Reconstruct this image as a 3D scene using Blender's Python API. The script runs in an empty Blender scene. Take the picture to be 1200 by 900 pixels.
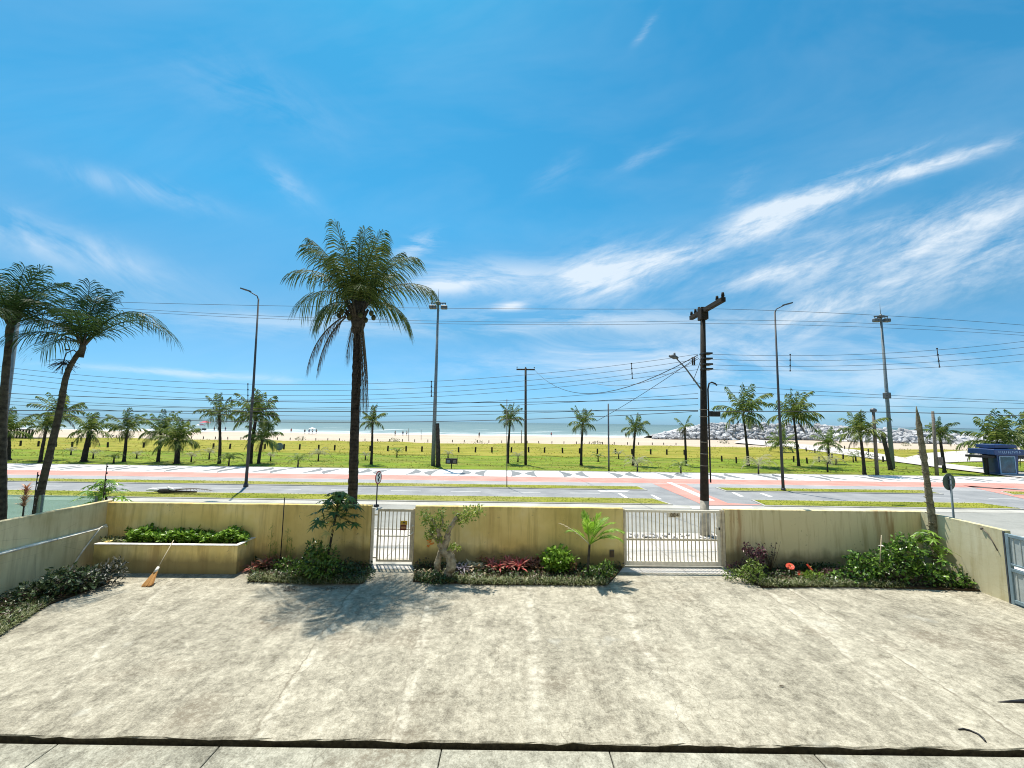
import bpy, math, random
from mathutils import Vector, Matrix
R = math.radians
scene = bpy.context.scene
COL = scene.collection
# ------------------------------------------------------------------ camera
F_PX = 465.0
H = 4.65
PITCH = math.atan(45.1 / F_PX)
ROLL = 0.0135
fwd = Vector((0, math.cos(PITCH), math.sin(PITCH)))
up0 = Vector((0, -math.sin(PITCH), math.cos(PITCH)))
rt0 = Vector((1, 0, 0))
RT = rt0 * math.cos(ROLL) + up0 * math.sin(ROLL)
UP = up0 * math.cos(ROLL) - rt0 * math.sin(ROLL)
CAMP = Vector((0, 0, H))
cd = bpy.data.cameras.new('camera'); cam = bpy.data.objects.new('camera', cd); COL.objects.link(cam)
cd.sensor_width = 36; cd.lens = 36 * F_PX / 1200; cd.clip_start = 0.05; cd.clip_end = 30000
m = Matrix.Identity(4)
for i in range(3):
    m[i][0] = RT[i]; m[i][1] = UP[i]; m[i][2] = -fwd[i]; m[i][3] = CAMP[i]
cam.matrix_world = m
scene.camera = cam

def ray(x, y):
    return fwd + RT * ((x - 600) / F_PX) + UP * ((450 - y) / F_PX)
def ground(x, y, z=0.0):
    d = ray(x, y); t = (z - H) / d.z
    return CAMP + d * t
def at(x, y, Y):
    d = ray(x, y); return CAMP + d * (Y / d.y)
def G2(x, y):
    p = ground(x, y); return (p.x, p.y)
def top_z(x, y, Y): return at(x, y, Y).z

# ------------------------------------------------------------------ mesh builder
class MB:
    def __init__(s): s.v = []; s.f = []; s.mi = []; s.cur = 0; s.sm = []
        
    def add(s, vs, fs, smooth=False):
        b = len(s.v); s.v.extend([tuple(v) for v in vs])
        for f in fs:
            s.f.append(tuple(b + i for i in f)); s.mi.append(s.cur); s.sm.append(smooth)
    def box(s, x0, x1, y0, y1, z0, z1):
        s.add([(x0,y0,z0),(x1,y0,z0),(x1,y1,z0),(x0,y1,z0),(x0,y0,z1),(x1,y0,z1),(x1,y1,z1),(x0,y1,z1)],
              [(0,3,2,1),(4,5,6,7),(0,1,5,4),(1,2,6,5),(2,3,7,6),(3,0,4,7)])
    def bbox(s, x0, x1, y0, y1, z0, z1, b=0.006):
        # box with chamfered edges
        xs=(x0,x1); ys=(y0,y1); zs=(z0,z1); vs=[]; idx={}
        for i in (0,1):
            for j in (0,1):
                for k in (0,1):
                    sx=b if i==0 else -b; sy=b if j==0 else -b; sz=b if k==0 else -b
                    for a,(dx,dy,dz) in enumerate(((0,sy,sz),(sx,0,sz),(sx,sy,0))):
                        idx[(i,j,k,a)]=len(vs); vs.append((xs[i]+dx,ys[j]+dy,zs[k]+dz))
        I=lambda i,j,k,a: idx[(i,j,k,a)]
        fs=[]
        for i in (0,1):
            q=[I(i,0,0,0),I(i,1,0,0),I(i,1,1,0),I(i,0,1,0)]; fs.append(q if i else q[::-1])
        for j in (0,1):
            q=[I(0,j,0,1),I(1,j,0,1),I(1,j,1,1),I(0,j,1,1)]; fs.append(q[::-1] if j else q)
        for k in (0,1):
            q=[I(0,0,k,2),I(1,0,k,2),I(1,1,k,2),I(0,1,k,2)]; fs.append(q if k else q[::-1])
        for j in (0,1):
            for k in (0,1): fs.append([I(0,j,k,1),I(1,j,k,1),I(1,j,k,2),I(0,j,k,2)])
        for i in (0,1):
            for k in (0,1): fs.append([I(i,0,k,0),I(i,1,k,0),I(i,1,k,2),I(i,0,k,2)])
        for i in (0,1):
            for j in (0,1): fs.append([I(i,j,0,0),I(i,j,1,0),I(i,j,1,1),I(i,j,0,1)])
        for i in (0,1):
            for j in (0,1):
                for k in (0,1): fs.append([I(i,j,k,0),I(i,j,k,1),I(i,j,k,2)])
        s.add(vs, fs)
    def prism(s, pts, z0, z1):
        n=len(pts)
        s.add([(p[0],p[1],z0) for p in pts]+[(p[0],p[1],z1) for p in pts],
              [tuple(range(n,2*n))]+[tuple(range(n-1,-1,-1))]+[(i,(i+1)%n,n+(i+1)%n,n+i) for i in range(n)])
    def poly(s, pts, z=0.0):
        s.add([(p[0],p[1],z) for p in pts],[tuple(range(len(pts)))])
    def tube(s, pts, rad, n=8, cap=True, smooth=True, jit=0, rng=None):
        pts=[Vector(p) for p in pts]
        if not hasattr(rad,'__len__'): rad=[rad]*len(pts)
        vs=[]; prev=None
        for i,p in enumerate(pts):
            a=pts[max(0,i-1)]; b=pts[min(len(pts)-1,i+1)]
            t=(b-a)
            if t.length<1e-9: t=Vector((0,0,1))
            t.normalize()
            if prev is None:
                u=t.cross(Vector((0,1,0)) if abs(t.y)<.9 else Vector((1,0,0))).normalized()
            else:
                u=(prev-t*prev.dot(t)).normalized()
            prev=u; w=t.cross(u)
            for k in range(n):
                a2=2*math.pi*k/n; r=rad[i]
                if jit: r*=1+rng.uniform(-jit,jit)
                vs.append(p+(u*math.cos(a2)+w*math.sin(a2))*r)
        fs=[]
        for i in range(len(pts)-1):
            for k in range(n):
                k2=(k+1)%n
                fs.append((i*n+k,i*n+k2,(i+1)*n+k2,(i+1)*n+k))
        s.add(vs,fs,smooth)
        if cap:
            b=len(s.v)-len(vs)
            s.f.append(tuple(b+k for k in range(n-1,-1,-1))); s.mi.append(s.cur); s.sm.append(False)
            s.f.append(tuple(b+(len(pts)-1)*n+k for k in range(n))); s.mi.append(s.cur); s.sm.append(False)
    def ball(s, c, r, n=8, m=6, sc=(1,1,1), jit=0, rng=None):
        vs=[]; c=Vector(c)
        for i in range(m+1):
            th=math.pi*i/m
            for k in range(n):
                ph=2*math.pi*k/n; rr=r*(1+(rng.uniform(-jit,jit) if jit else 0))
                vs.append((c.x+rr*sc[0]*math.sin(th)*math.cos(ph),c.y+rr*sc[1]*math.sin(th)*math.sin(ph),c.z+rr*sc[2]*math.cos(th)))
        fs=[]
        for i in range(m):
            for k in range(n):
                k2=(k+1)%n; fs.append((i*n+k,(i+1)*n+k,(i+1)*n+k2,i*n+k2))
        s.add(vs,fs,True)
    def build(s, name, mat, parent=None, loc=None, rotz=0):
        me=bpy.data.meshes.new(name); me.from_pydata(s.v,[],s.f)
        mats=mat if isinstance(mat,(list,tuple)) else [mat]
        for k in mats: me.materials.append(k)
        if len(mats)>1: me.polygons.foreach_set('material_index', s.mi)
        me.polygons.foreach_set('use_smooth', s.sm)
        me.update()
        o=bpy.data.objects.new(name, me); COL.objects.link(o)
        if parent is not None: o.parent=parent
        if loc is not None: o.location=loc
        if rotz: o.rotation_euler=(0,0,rotz)
        return o

def tag(o, label=None, cat=None, group=None, kind=None):
    if label: o['label']=label
    if cat: o['category']=cat
    if group: o['group']=group
    if kind: o['kind']=kind
    return o
def thing(name, label, cat, loc, rotz=0, group=None):
    o=bpy.data.objects.new(name,None); COL.objects.link(o); o.location=loc; o.rotation_euler=(0,0,rotz)
    o.empty_display_size=.2
    return tag(o,label,cat,group)
def struct(name, mb, mat, **k): return tag(mb.build(name,mat,**k),kind='structure')
def dup(root, loc, rotz=0, scale=1, label=None, group=None):
    r=root.copy(); COL.objects.link(r); r.location=loc; r.rotation_euler=(0,0,rotz)
    r.scale=(scale,)*3 if not hasattr(scale,'__len__') else scale
    if label: r['label']=label
    if group: r['group']=group
    for ch in list(root.children):
        c=ch.copy(); COL.objects.link(c); c.parent=r
        for g in list(ch.children):
            d=g.copy(); COL.objects.link(d); d.parent=c
    return r

# ------------------------------------------------------------------ materials
class NT:
    def __init__(s, mat):
        mat.use_nodes=True; s.t=mat.node_tree; s.t.nodes.clear()
    def n(s, typ, **kw):
        nd=s.t.nodes.new(typ)
        for k,v in kw.items(): setattr(nd,k,v)
        return nd
    def l(s,a,b): s.t.links.new(a,b)
    def pos(s): return s.n('ShaderNodeNewGeometry').outputs['Position']
    def obj(s): return s.n('ShaderNodeTexCoord').outputs['Object']
    def map(s, vec, scale=(1,1,1), loc=(0,0,0), rot=(0,0,0)):
        q=s.n('ShaderNodeMapping'); s.l(vec,q.inputs[0]); q.inputs['Scale'].default_value=scale
        q.inputs['Location'].default_value=loc; q.inputs['Rotation'].default_value=rot
        return q.outputs[0]
    def noise(s, vec, scale=1, detail=4, rough=.55, dist=0):
        q=s.n('ShaderNodeTexNoise'); s.l(vec,q.inputs['Vector'])
        q.inputs['Scale'].default_value=scale; q.inputs['Detail'].default_value=detail
        q.inputs['Roughness'].default_value=rough; q.inputs['Distortion'].default_value=dist
        return q.outputs[0]
    def vor(s, vec, scale=1, feature='F1'):
        q=s.n('ShaderNodeTexVoronoi'); q.feature=feature; s.l(vec,q.inputs['Vector']); q.inputs['Scale'].default_value=scale
        return q
    def ramp(s, fac, stops, interp='LINEAR'):
        q=s.n('ShaderNodeValToRGB'); s.l(fac,q.inputs[0]); cr=q.color_ramp; cr.interpolation=interp
        while len(cr.elements)<len(stops): cr.elements.new(.5)
        for e,(p,c) in zip(cr.elements,stops):
            e.position=p; e.color=(c,c,c,1) if not hasattr(c,'__len__') else (*c,1)
        return q.outputs[0]
    def math(s, op, a, b=None, clamp=False):
        q=s.n('ShaderNodeMath',operation=op); q.use_clamp=clamp
        for i,x in enumerate((a,b)):
            if x is None: continue
            if isinstance(x,(int,float)): q.inputs[i].default_value=x
            else: s.l(x,q.inputs[i])
        return q.outputs[0]
    def mix(s, fac, a, b, mode='MIX'):
        q=s.n('ShaderNodeMix',data_type='RGBA',blend_type=mode)
        for sock,x in ((q.inputs[0],fac),(q.inputs[6],a),(q.inputs[7],b)):
            if isinstance(x,(int,float)): sock.default_value=x
            elif hasattr(x,'__len__'): sock.default_value=(*x,1)
            else: s.l(x,sock)
        return q.outputs[2]
    def sep(s, vec):
        q=s.n('ShaderNodeSeparateXYZ'); s.l(vec,q.inputs[0]); return q.outputs
    def comb(s,x,y,z):
        q=s.n('ShaderNodeCombineXYZ')
        for i,a in enumerate((x,y,z)):
            if isinstance(a,(int,float)): q.inputs[i].default_value=a
            else: s.l(a,q.inputs[i])
        return q.outputs[0]
    def out(s, col, rough=.8, bump=None, bstr=.3, bdist=.02, spec=.3, metal=0, trans=0, alpha=None):
        p=s.n('ShaderNodeBsdfPrincipled'); o=s.n('ShaderNodeOutputMaterial')
        if hasattr(col,'__len__'): p.inputs['Base Color'].default_value=(*col,1)
        else: s.l(col,p.inputs['Base Color'])
        if isinstance(rough,(int,float)): p.inputs['Roughness'].default_value=rough
        else: s.l(rough,p.inputs['Roughness'])
        p.inputs['Specular IOR Level'].default_value=spec
        p.inputs['Metallic'].default_value=metal
        if bump is not None:
            b=s.n('ShaderNodeBump'); s.l(bump,b.inputs['Height']); b.inputs['Strength'].default_value=bstr
            b.inputs['Distance'].default_value=bdist; s.l(b.outputs[0],p.inputs['Normal'])
        if trans:
            t=s.n('ShaderNodeBsdfTranslucent')
            if hasattr(col,'__len__'): t.inputs[0].default_value=(*col,1)
            else: s.l(col,t.inputs[0])
            mx=s.n('ShaderNodeMixShader'); mx.inputs[0].default_value=trans
            s.l(p.outputs[0],mx.inputs[1]); s.l(t.outputs[0],mx.inputs[2]); s.l(mx.outputs[0],o.inputs[0])
        else: s.l(p.outputs[0],o.inputs[0])
        return p
def M(name): return bpy.data.materials.new(name)

def plain(name, c, rough=.6, var=.25, scale=6, spec=.3, metal=0, bs=.2, bd=.01):
    mt=M(name); t=NT(mt); v=t.obj(); n=t.noise(v,scale,5)
    c2=tuple(x*(1-var) for x in c); c3=tuple(min(1,x*(1+var*.6)) for x in c)
    t.out(t.ramp(n,[(.3,c2),(.7,c3)]),rough,n,bs,bd,spec,metal); return mt
def leafm(name, cs, rough=.45, trans=.3, spec=.4):
    mt=M(name); t=NT(mt); g=t.n('ShaderNodeNewGeometry')
    k=len(cs)-1
    c=t.ramp(g.outputs['Random Per Island'],[(i/k if k else 0,q) for i,q in enumerate(cs)])
    t.out(c,rough,spec=spec,trans=trans); return mt

# concrete courtyard
def concrete(name, joints=(), tint=(1,1,1)):
    mt=M(name); t=NT(mt); p=t.pos(); 
    big=t.noise(p,.45,3,.6); mid=t.noise(p,2.0,6,.72,.5); fine=t.noise(p,8,8,.80,.3); vf=t.noise(p,34,4,.8)
    st=t.noise(t.map(p,scale=(2.6,.42,1)),1.0,7,.72,.25)
    a=t.math('ADD',t.math('MULTIPLY',big,.10),t.math('ADD',t.math('MULTIPLY',mid,.20),t.math('MULTIPLY',st,.15)))
    xs_=t.sep(p)[0]; bay=t.n('ShaderNodeTexWhiteNoise',noise_dimensions='1D'); t.l(t.math('FLOOR',t.math('DIVIDE',t.math('ADD',xs_,101.3),3.35)),bay.inputs['W'])
    a=t.math('ADD',a,t.math('MULTIPLY',t.math('SUBTRACT',bay.outputs['Value'],.5),.022))
    a=t.math('ADD',a,t.math('MULTIPLY',fine,.33)); a=t.math('ADD',a,t.math('MULTIPLY',vf,.22))
    lo=(.135*tint[0],.124*tint[1],.095*tint[2]); md=(.295*tint[0],.275*tint[1],.215*tint[2]); hi=(.475*tint[0],.443*tint[1],.355*tint[2])
    col=t.ramp(a,[(.425,lo),(.50,md),(.575,hi)])
    # dark specks
    sp=t.ramp(t.noise(p,22,4,.7),[(.58,0),(.66,1)])
    spm=t.math('MULTIPLY',sp,t.ramp(t.noise(p,1.1,3),[(.45,0),(.62,.6)]))
    col=t.mix(spm,col,(.16,.14,.10))
    # pale patched blots
    bl=t.ramp(t.noise(t.map(p,loc=(7,3,0)),.8,4,.6),[(.64,0),(.74,.3)])
    col=t.mix(bl,col,(.50,.51,.47))
    x,y,z=t.sep(p)[:3]
    wob=t.math('MULTIPLY',t.math('SUBTRACT',t.noise(p,1.6,5,.7),.5),.34)
    jm=None
    for (xa,ya,xb,yb,w,dark) in joints:
        k=(xb-xa)/(yb-ya)
        d=t.math('SUBTRACT',t.math('SUBTRACT',x,xa),t.math('MULTIPLY',t.math('SUBTRACT',y,ya),k))
        d=t.math('ADD',d,wob)
        ad=t.math('ABSOLUTE',d)
        mk=t.math('SUBTRACT',1,t.math('DIVIDE',ad,w),clamp=True)
        mk=t.math('MULTIPLY',mk,t.ramp(fine,[(.35,.2),(.6,1)]))
        mk=t.math('MULTIPLY',mk,t.ramp(mid,[(.40,0),(.58,1)])); col=t.mix(t.math('MULTIPLY',mk,.7),col,(.55,.52,.43))
        if dark:
            d2=t.math('ABSOLUTE',t.math('ADD',d,w*.8))
            m2=t.math('SUBTRACT',1,t.math('DIVIDE',d2,.03),clamp=True)
            m2=t.math('MULTIPLY',m2,t.ramp(mid,[(.36,0),(.55,dark)]))
            col=t.mix(m2,col,(.12,.10,.07))
    ck=t.vor(t.map(p,scale=(.55,.30,1)),1.0,'DISTANCE_TO_EDGE'); 
    dn=t.n('ShaderNodeVectorMath',operation='ADD'); q2=t.n('ShaderNodeTexNoise'); t.l(p,q2.inputs['Vector']); q2.inputs['Scale'].default_value=1.6; q2.inputs['Detail'].default_value=6
    t.l(t.map(p,scale=(.55,.30,1)),dn.inputs[0]); t.l(t.map(q2.outputs[1],scale=(.5,.5,.5)),dn.inputs[1]); t.l(dn.outputs[0],ck.inputs['Vector'])
    cm=t.math('MULTIPLY',t.ramp(ck.outputs[0],[(0,1),(.006,0)]),t.ramp(big,[(.46,0),(.56,.6)]))
    col=t.mix(cm,col,(.10,.085,.06))
    oil=t.math('MULTIPLY',t.ramp(t.noise(t.map(p,loc=(2.3,8.1,0)),.55,3,.5),[(.55,0),(.68,1)]),t.ramp(fine,[(.42,1),(.58,.15)]))
    col=t.mix(t.math('MULTIPLY',oil,.6),col,(.17,.14,.10))
    hgt=t.math('ADD',t.math('MULTIPLY',fine,.6),t.math('MULTIPLY',vf,.5))
    t.out(col,.9,hgt,.55,.012,.2)
    return mt

def jl(x0,y0,x1,y1,w,dark):
    a=ground(x0,y0); b=ground(x1,y1); return (a.x,a.y,b.x,b.y,w,dark)
JO=[jl(383,743,300,867,.13,.8),jl(500,720,480,813,.16,.5),jl(728,700,800,860,.2,.0),jl(913,703,1127,870,.14,.5),jl(965,715,1100,800,.07,.8),jl(620,700,632,850,.22,0),jl(160,720,20,860,.1,.3)]
m_yard=concrete('aged_concrete',JO)
m_step=concrete('step_concrete',(),(.93,.97,1.0))

def walkpaint():
    mt=M('boundary_wall_paint'); t=NT(mt); p=t.pos(); o=t.obj()
    x,y,z=t.sep(p)[:3]
    big=t.noise(p,.5,4,.6)
    st=t.noise(t.map(p,scale=(5,5,.35)),1.3,5,.65)
    fine=t.noise(p,14,5,.7)
    col=t.ramp(big,[(.35,(.64,.48,.16)),(.55,(.78,.61,.24)),(.7,(.83,.69,.35))])
    # paler to the right where paint is newer
    fx=t.ramp(t.math('DIVIDE',t.math('ADD',x,13),26),[(.62,0),(.8,1)])
    col=t.mix(fx,col,t.mix(big,(.66,.57,.32),(.76,.67,.42)))
    sm=t.ramp(st,[(.50,0),(.68,.45)])
    col=t.mix(sm,col,(.34,.24,.08))
    rust=t.math('MULTIPLY',t.ramp(t.noise(t.map(p,scale=(1,1,.15),loc=(3.3,0,0)),.9,3),[(.58,0),(.7,.55)]),t.ramp(st,[(.35,0),(.55,1)]))
    col=t.mix(rust,col,(.30,.12,.03))
    # mould along the top edge and damp at the foot
    e=t.math('ADD',z,t.math('MULTIPLY',t.noise(t.map(p,scale=(6,6,1)),1,4),.55))
    col=t.mix(t.ramp(t.math('DIVIDE',e,3),[(.70,0),(.80,.65)]),col,(.13,.11,.05))
    e2=t.math('SUBTRACT',z,t.math('MULTIPLY',t.noise(t.map(p,scale=(2,2,1),loc=(5,5,5)),1,5),.75))
    col=t.mix(t.ramp(e2,[(0,.75),(.30,0)]),col,(.17,.14,.07))
    chip=t.math('MULTIPLY',t.ramp(t.noise(p,9,4,.75),[(.63,0),(.66,.8)]),t.ramp(t.noise(t.map(p,loc=(4,1,2)),.8,3),[(.50,0),(.60,1)]))
    col=t.mix(chip,col,(.25,.20,.10))
    t.out(col,.88,fine,.4,.015,.2); return mt
m_wall=walkpaint()
def sidepaint(name,c1,c2,dirt):
    mt=M(name); t=NT(mt); p=t.pos(); x,y,z=t.sep(p)[:3]
    big=t.noise(p,.7,5,.6); st=t.noise(t.map(p,scale=(4,4,.4)),1.2,6,.65); fine=t.noise(p,12,5,.7)
    col=t.ramp(big,[(.35,c1),(.65,c2)])
    col=t.mix(t.ramp(st,[(.48,0),(.72,.5)]),col,dirt)
    e=t.math('ADD',z,t.math('MULTIPLY',t.noise(t.map(p,scale=(5,5,1)),1,4),.6))
    col=t.mix(t.ramp(t.math('DIVIDE',e,3),[(.72,0),(.82,.7)]),col,(.10,.09,.05))
    cr=t.vor(t.map(p,scale=(1,.6,2.2)),.9,'DISTANCE_TO_EDGE').outputs[0]
    col=t.mix(t.math('MULTIPLY',t.ramp(cr,[(.0,.4),(.008,0)]),t.ramp(big,[(.5,0),(.6,1)])),col,(.15,.12,.06))
    t.out(col,.88,fine,.25,.01,.2); return mt
m_lwall=sidepaint('weathered_grey_wall',(.64,.53,.29),(.80,.69,.43),(.36,.27,.12))
m_rwall=sidepaint('cream_wall',(.50,.45,.27),(.62,.58,.40),(.34,.27,.12))
m_cap=plain('pale_coping',(.80,.77,.70),.8,.4,5)

def soilm():
    mt=M('bed_soil'); t=NT(mt); p=t.pos(); n=t.noise(p,8,6,.7)
    t.out(t.ramp(n,[(.35,(.03,.022,.012)),(.65,(.09,.065,.04))]),.95,n,.9,.04,.1); return mt
m_soil=soilm()

def paving(name,lo,hi,tile=None,stain=.3,sc=.6):
    lo=tuple(x*.84 for x in lo); hi=tuple(x*.84 for x in hi)
    mt=M(name); t=NT(mt); p=t.pos(); a=t.noise(p,sc,6,.6); f=t.noise(p,9,5,.7)
    k=t.math('ADD',t.math('MULTIPLY',a,.65),t.math('MULTIPLY',f,.35))
    col=t.ramp(k,[(.38,lo),(.62,hi)])
    if tile:
        b=t.n('ShaderNodeTexBrick'); t.l(t.map(p,scale=(1/tile,1/tile,1)),b.inputs[0]); b.offset=0
        b.inputs['Scale'].default_value=1; b.inputs['Mortar Size'].default_value=.018
        b.inputs['Brick Width'].default_value=1; b.inputs['Row Height'].default_value=1
        col=t.mix(t.math('MULTIPLY',b.outputs['Fac'],.5),col,tuple(x*.45 for x in lo))
    st=t.ramp(t.noise(t.map(p,scale=(.5,1.5,1),loc=(9,1,0)),.8,4),[(.55,0),(.75,stain)])
    col=t.mix(st,col,tuple(x*.6 for x in lo))
    t.out(col,.85,f,.2,.01,.25); return mt
m_pave=paving('pale_pavement',(.50,.47,.43),(.66,.63,.58),1.4,.2)
m_asph=paving('worn_asphalt',(.225,.235,.245),(.33,.335,.34),None,.25)
m_asph2=paving('grey_service_lane',(.30,.31,.32),(.40,.40,.40),None,.2)
m_lstreet=paving('side_street_surface',(.25,.255,.235),(.36,.36,.33),None,.3,.4)
m_kerb=paving('kerb_stone',(.38,.37,.33),(.54,.53,.48),None,.3)
m_pink=paving('pink_bike_path',(.56,.235,.195),(.68,.33,.28),None,.2)
m_white=paving('white_road_paint',(.62,.62,.60),(.80,.80,.78),None,.25)
m_plaza=paving('pale_plaza',(.50,.46,.42),(.64,.60,.56),None,.2)
m_court=paving('teal_court',(.16,.40,.36),(.22,.48,.43),None,.1)

def wavem():
    mt=M('wave_mosaic'); t=NT(mt); p=t.pos(); x,y,z=t.sep(p)[:3]
    f=t.noise(p,12,5,.7)
    Y0=YP0; W=YP1-YP0; per=4.6
    v=t.math('DIVIDE',t.math('SUBTRACT',y,Y0),W)
    sv_=t.math('SINE',t.math('MULTIPLY',v,math.pi)); bulge=t.math('MULTIPLY',sv_,.55)
    def band(shift,sgn,w):
        xx=t.math('ADD',t.math('ADD',x,shift),t.math('MULTIPLY',bulge,sgn))
        fr=t.math('FRACT',t.math('ADD',t.math('DIVIDE',xx,per),100.0))
        d=t.math('ABSOLUTE',t.math('SUBTRACT',fr,.5))
        return t.math('LESS_THAN',d,t.math('MULTIPLY',sv_,w*1.15))
    a=band(0,1,.085); b=band(per*.5,-1,.085)
    g=t.math('MAXIMUM',a,b)
    white=t.ramp(f,[(.35,(.56,.55,.54)),(.65,(.68,.67,.66))]); grey=t.ramp(f,[(.35,(.13,.14,.145)),(.65,(.23,.24,.245))])
    t.out(t.mix(g,white,grey),.8,f,.2,.01,.25); return mt

def lawnm(name,lo,md,hi,sc=1.2,dry=None,bd=.08):
    mt=M(name); t=NT(mt); p=t.pos(); a=t.noise(t.map(p,scale=(.5,1.3,1)),sc*.35,5,.65); f=t.noise(t.map(p,scale=(1,1.6,1)),sc*5,6,.8)
    k=t.math('ADD',t.math('MULTIPLY',a,.5),t.math('MULTIPLY',f,.5))
    col=t.ramp(k,[(.42,lo),(.5,md),(.58,hi)])
    if dry: col=t.mix(t.ramp(t.noise(t.map(p,scale=(.4,1.2,1),loc=(4,4,0)),.35,5,.7),[(.45,0),(.65,.8)]),col,dry)
    t.out(col,.9,f,.8,bd,.15); return mt
m_lawn=lawnm('park_lawn',(.07,.12,.008),(.15,.225,.012),(.24,.30,.03),1.2,(.21,.195,.04),.15)
m_dune=lawnm('dune_grass',(.13,.14,.010),(.22,.22,.02),(.31,.29,.05),.8,(.29,.235,.045),.12)
m_strip=lawnm('verge_grass',(.12,.145,.01),(.20,.22,.02),(.28,.28,.04),1.5,(.30,.27,.09),.04)
m_blade=leafm('grass_blade',[(.12,.17,.012),(.20,.25,.02),(.28,.28,.05)],.6,.3)
m_dblade=leafm('dune_blade',[(.17,.18,.018),(.23,.225,.03),(.32,.29,.07),(.15,.18,.02)],.7,.25)
def sandm():
    mt=M('beach_sand'); t=NT(mt); p=t.pos(); y=t.sep(p)[1]
    f=t.noise(p,3,6,.75); a=t.noise(t.map(p,scale=(.15,1,1)),.12,5,.6)
    k=t.math('ADD',t.math('MULTIPLY',f,.5),t.math('MULTIPLY',a,.5))
    dry=t.ramp(k,[(.36,(.37,.30,.23)),(.62,(.50,.42,.33))])
    wet=t.ramp(t.math('DIVIDE',t.math('ADD',y,t.math('MULTIPLY',a,20)),200),[(.86,0),(.89,.8)])
    t.out(t.mix(wet,dry,(.36,.33,.28)),.9,f,.5,.06,.2); return mt
m_sand=sandm()
def seam():
    mt=M('sea_water'); t=NT(mt); p=t.pos(); x,y,z=t.sep(p)[:3]
    n=t.noise(t.map(p,scale=(.35,1,1)),.12,6,.65); n2=t.noise(t.map(p,scale=(.25,1,1)),.6,5,.7)
    dist=t.ramp(t.math('DIVIDE',y,1500),[(.10,(.15,.215,.21)),(.22,(.085,.155,.165)),(1.0,(.04,.10,.12))])
    col=t.mix(t.ramp(n,[(.4,0),(.65,.5)]),dist,(.20,.255,.23))
    # breaking foam lines
    wob=t.math('MULTIPLY',t.math('SUBTRACT',t.noise(t.map(p,scale=(1,0,0)),.018,4,.6),.5),34)
    yy=t.math('ADD',y,wob)
    foam=None
    for yc,w,thr in ((175,6,.28),(187,5,.40),(203,5,.45),(228,6,.50),(262,7,.53),(310,8,.58)):
        d=t.math('SUBTRACT',1,t.math('DIVIDE',t.math('ABSOLUTE',t.math('SUBTRACT',yy,yc)),w),clamp=True)
        br=t.ramp(t.noise(t.map(p,scale=(.06,.3,1),loc=(yc,0,0)),.5,4,.6),[(thr,0),(thr+.08,1)])
        q=t.math('MULTIPLY',t.ramp(d,[(.1,0),(.5,1)]),br)
        foam=q if foam is None else t.math('MAXIMUM',foam,q)
    foam=t.math('MULTIPLY',foam,t.ramp(n2,[(.3,.35),(.55,1)]))
    near=t.ramp(t.math('DIVIDE',yy,200),[(.86,1),(.90,0)])
    foam=t.math('MAXIMUM',foam,t.math('MULTIPLY',near,t.ramp(n2,[(.35,.3),(.6,1)])))
    col=t.mix(foam,col,(.80,.82,.82))
    t.out(col,t.mix(foam,.45,.9) if False else .5,n2,.35,.25,.25); return mt
m_sea=seam()

m_trunk=None
def bark(name,lo,hi,ring=8,sc=6):
    mt=M(name); t=NT(mt); o=t.obj(); z=t.sep(o)[2]
    n=t.noise(o,sc,6,.7)
    w=t.math('SINE',t.math('ADD',t.math('MULTIPLY',z,ring*6.28),t.math('MULTIPLY',n,3)))
    w=t.math('ADD',t.math('MULTIPLY',w,.05),n)
    t.out(t.ramp(w,[(.3,lo),(.7,hi)]),.9,w,.8,.03,.15); return mt
m_cbark=bark('coconut_bark',(.012,.010,.009),(.065,.055,.045))
m_gbark=bark('grey_palm_bark',(.02,.018,.015),(.10,.09,.07),5)
m_dbark=bark('dark_bark',(.02,.017,.015),(.08,.07,.06))
m_pbark=bark('pale_gnarled_bark',(.15,.12,.08),(.50,.44,.32),2,9)
m_moss=bark('mottled_dead_trunk',(.06,.05,.03),(.30,.27,.19),3,14)
m_frond=leafm('coconut_leaf',[(.030,.055,.012),(.055,.095,.018),(.10,.15,.03),(.17,.19,.06)],.55,.25,.25)
m_frondd=leafm('dark_palm_leaf',[(.018,.042,.012),(.035,.075,.018),(.05,.10,.02)],.5,.25,.25)
m_frondy=leafm('young_palm_leaf',[(.07,.12,.02),(.13,.20,.03),(.22,.27,.06)],.4,.32,.5)
m_park=leafm('park_palm_leaf',[(.03,.055,.012),(.07,.115,.02),(.16,.22,.035),(.30,.32,.09)],.55,.28,.25)
m_dead=leafm('dead_leaf',[(.05,.04,.03),(.10,.08,.055),(.18,.145,.10)],.7,.15)
m_pale=leafm('bleached_frond',[(.30,.29,.17),(.44,.42,.28),(.20,.24,.09)],.7,.25)
m_green=leafm('garden_leaf',[(.02,.05,.010),(.06,.13,.02),(.17,.28,.04),(.10,.19,.025)],.35,.25,.5)
m_bgreen=leafm('bright_leaf',[(.07,.16,.015),(.17,.32,.03),(.30,.46,.07)],.4,.3,.4)
m_dkgreen=leafm('dark_shrub_leaf',[(.012,.035,.012),(.03,.07,.02),(.06,.12,.03)],.35,.2,.5)
m_varieg=leafm('variegated_leaf',[(.010,.02,.012),(.025,.04,.022),(.02,.025,.015),(.28,.28,.25),(.015,.03,.018)],.45,.12,.4)
m_mondo=leafm('border_grass_leaf',[(.05,.08,.02),(.12,.16,.04),(.26,.28,.13),(.40,.40,.27)],.5,.3)
m_pinkb=leafm('pink_bromeliad_leaf',[(.45,.12,.10),(.62,.25,.18),(.30,.10,.08),(.55,.38,.25)],.45,.25)
m_redb=leafm('red_bromeliad_leaf',[(.50,.05,.06),(.58,.18,.15),(.20,.03,.04),(.52,.32,.24),(.50,.07,.07)],.4,.25)
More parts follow.
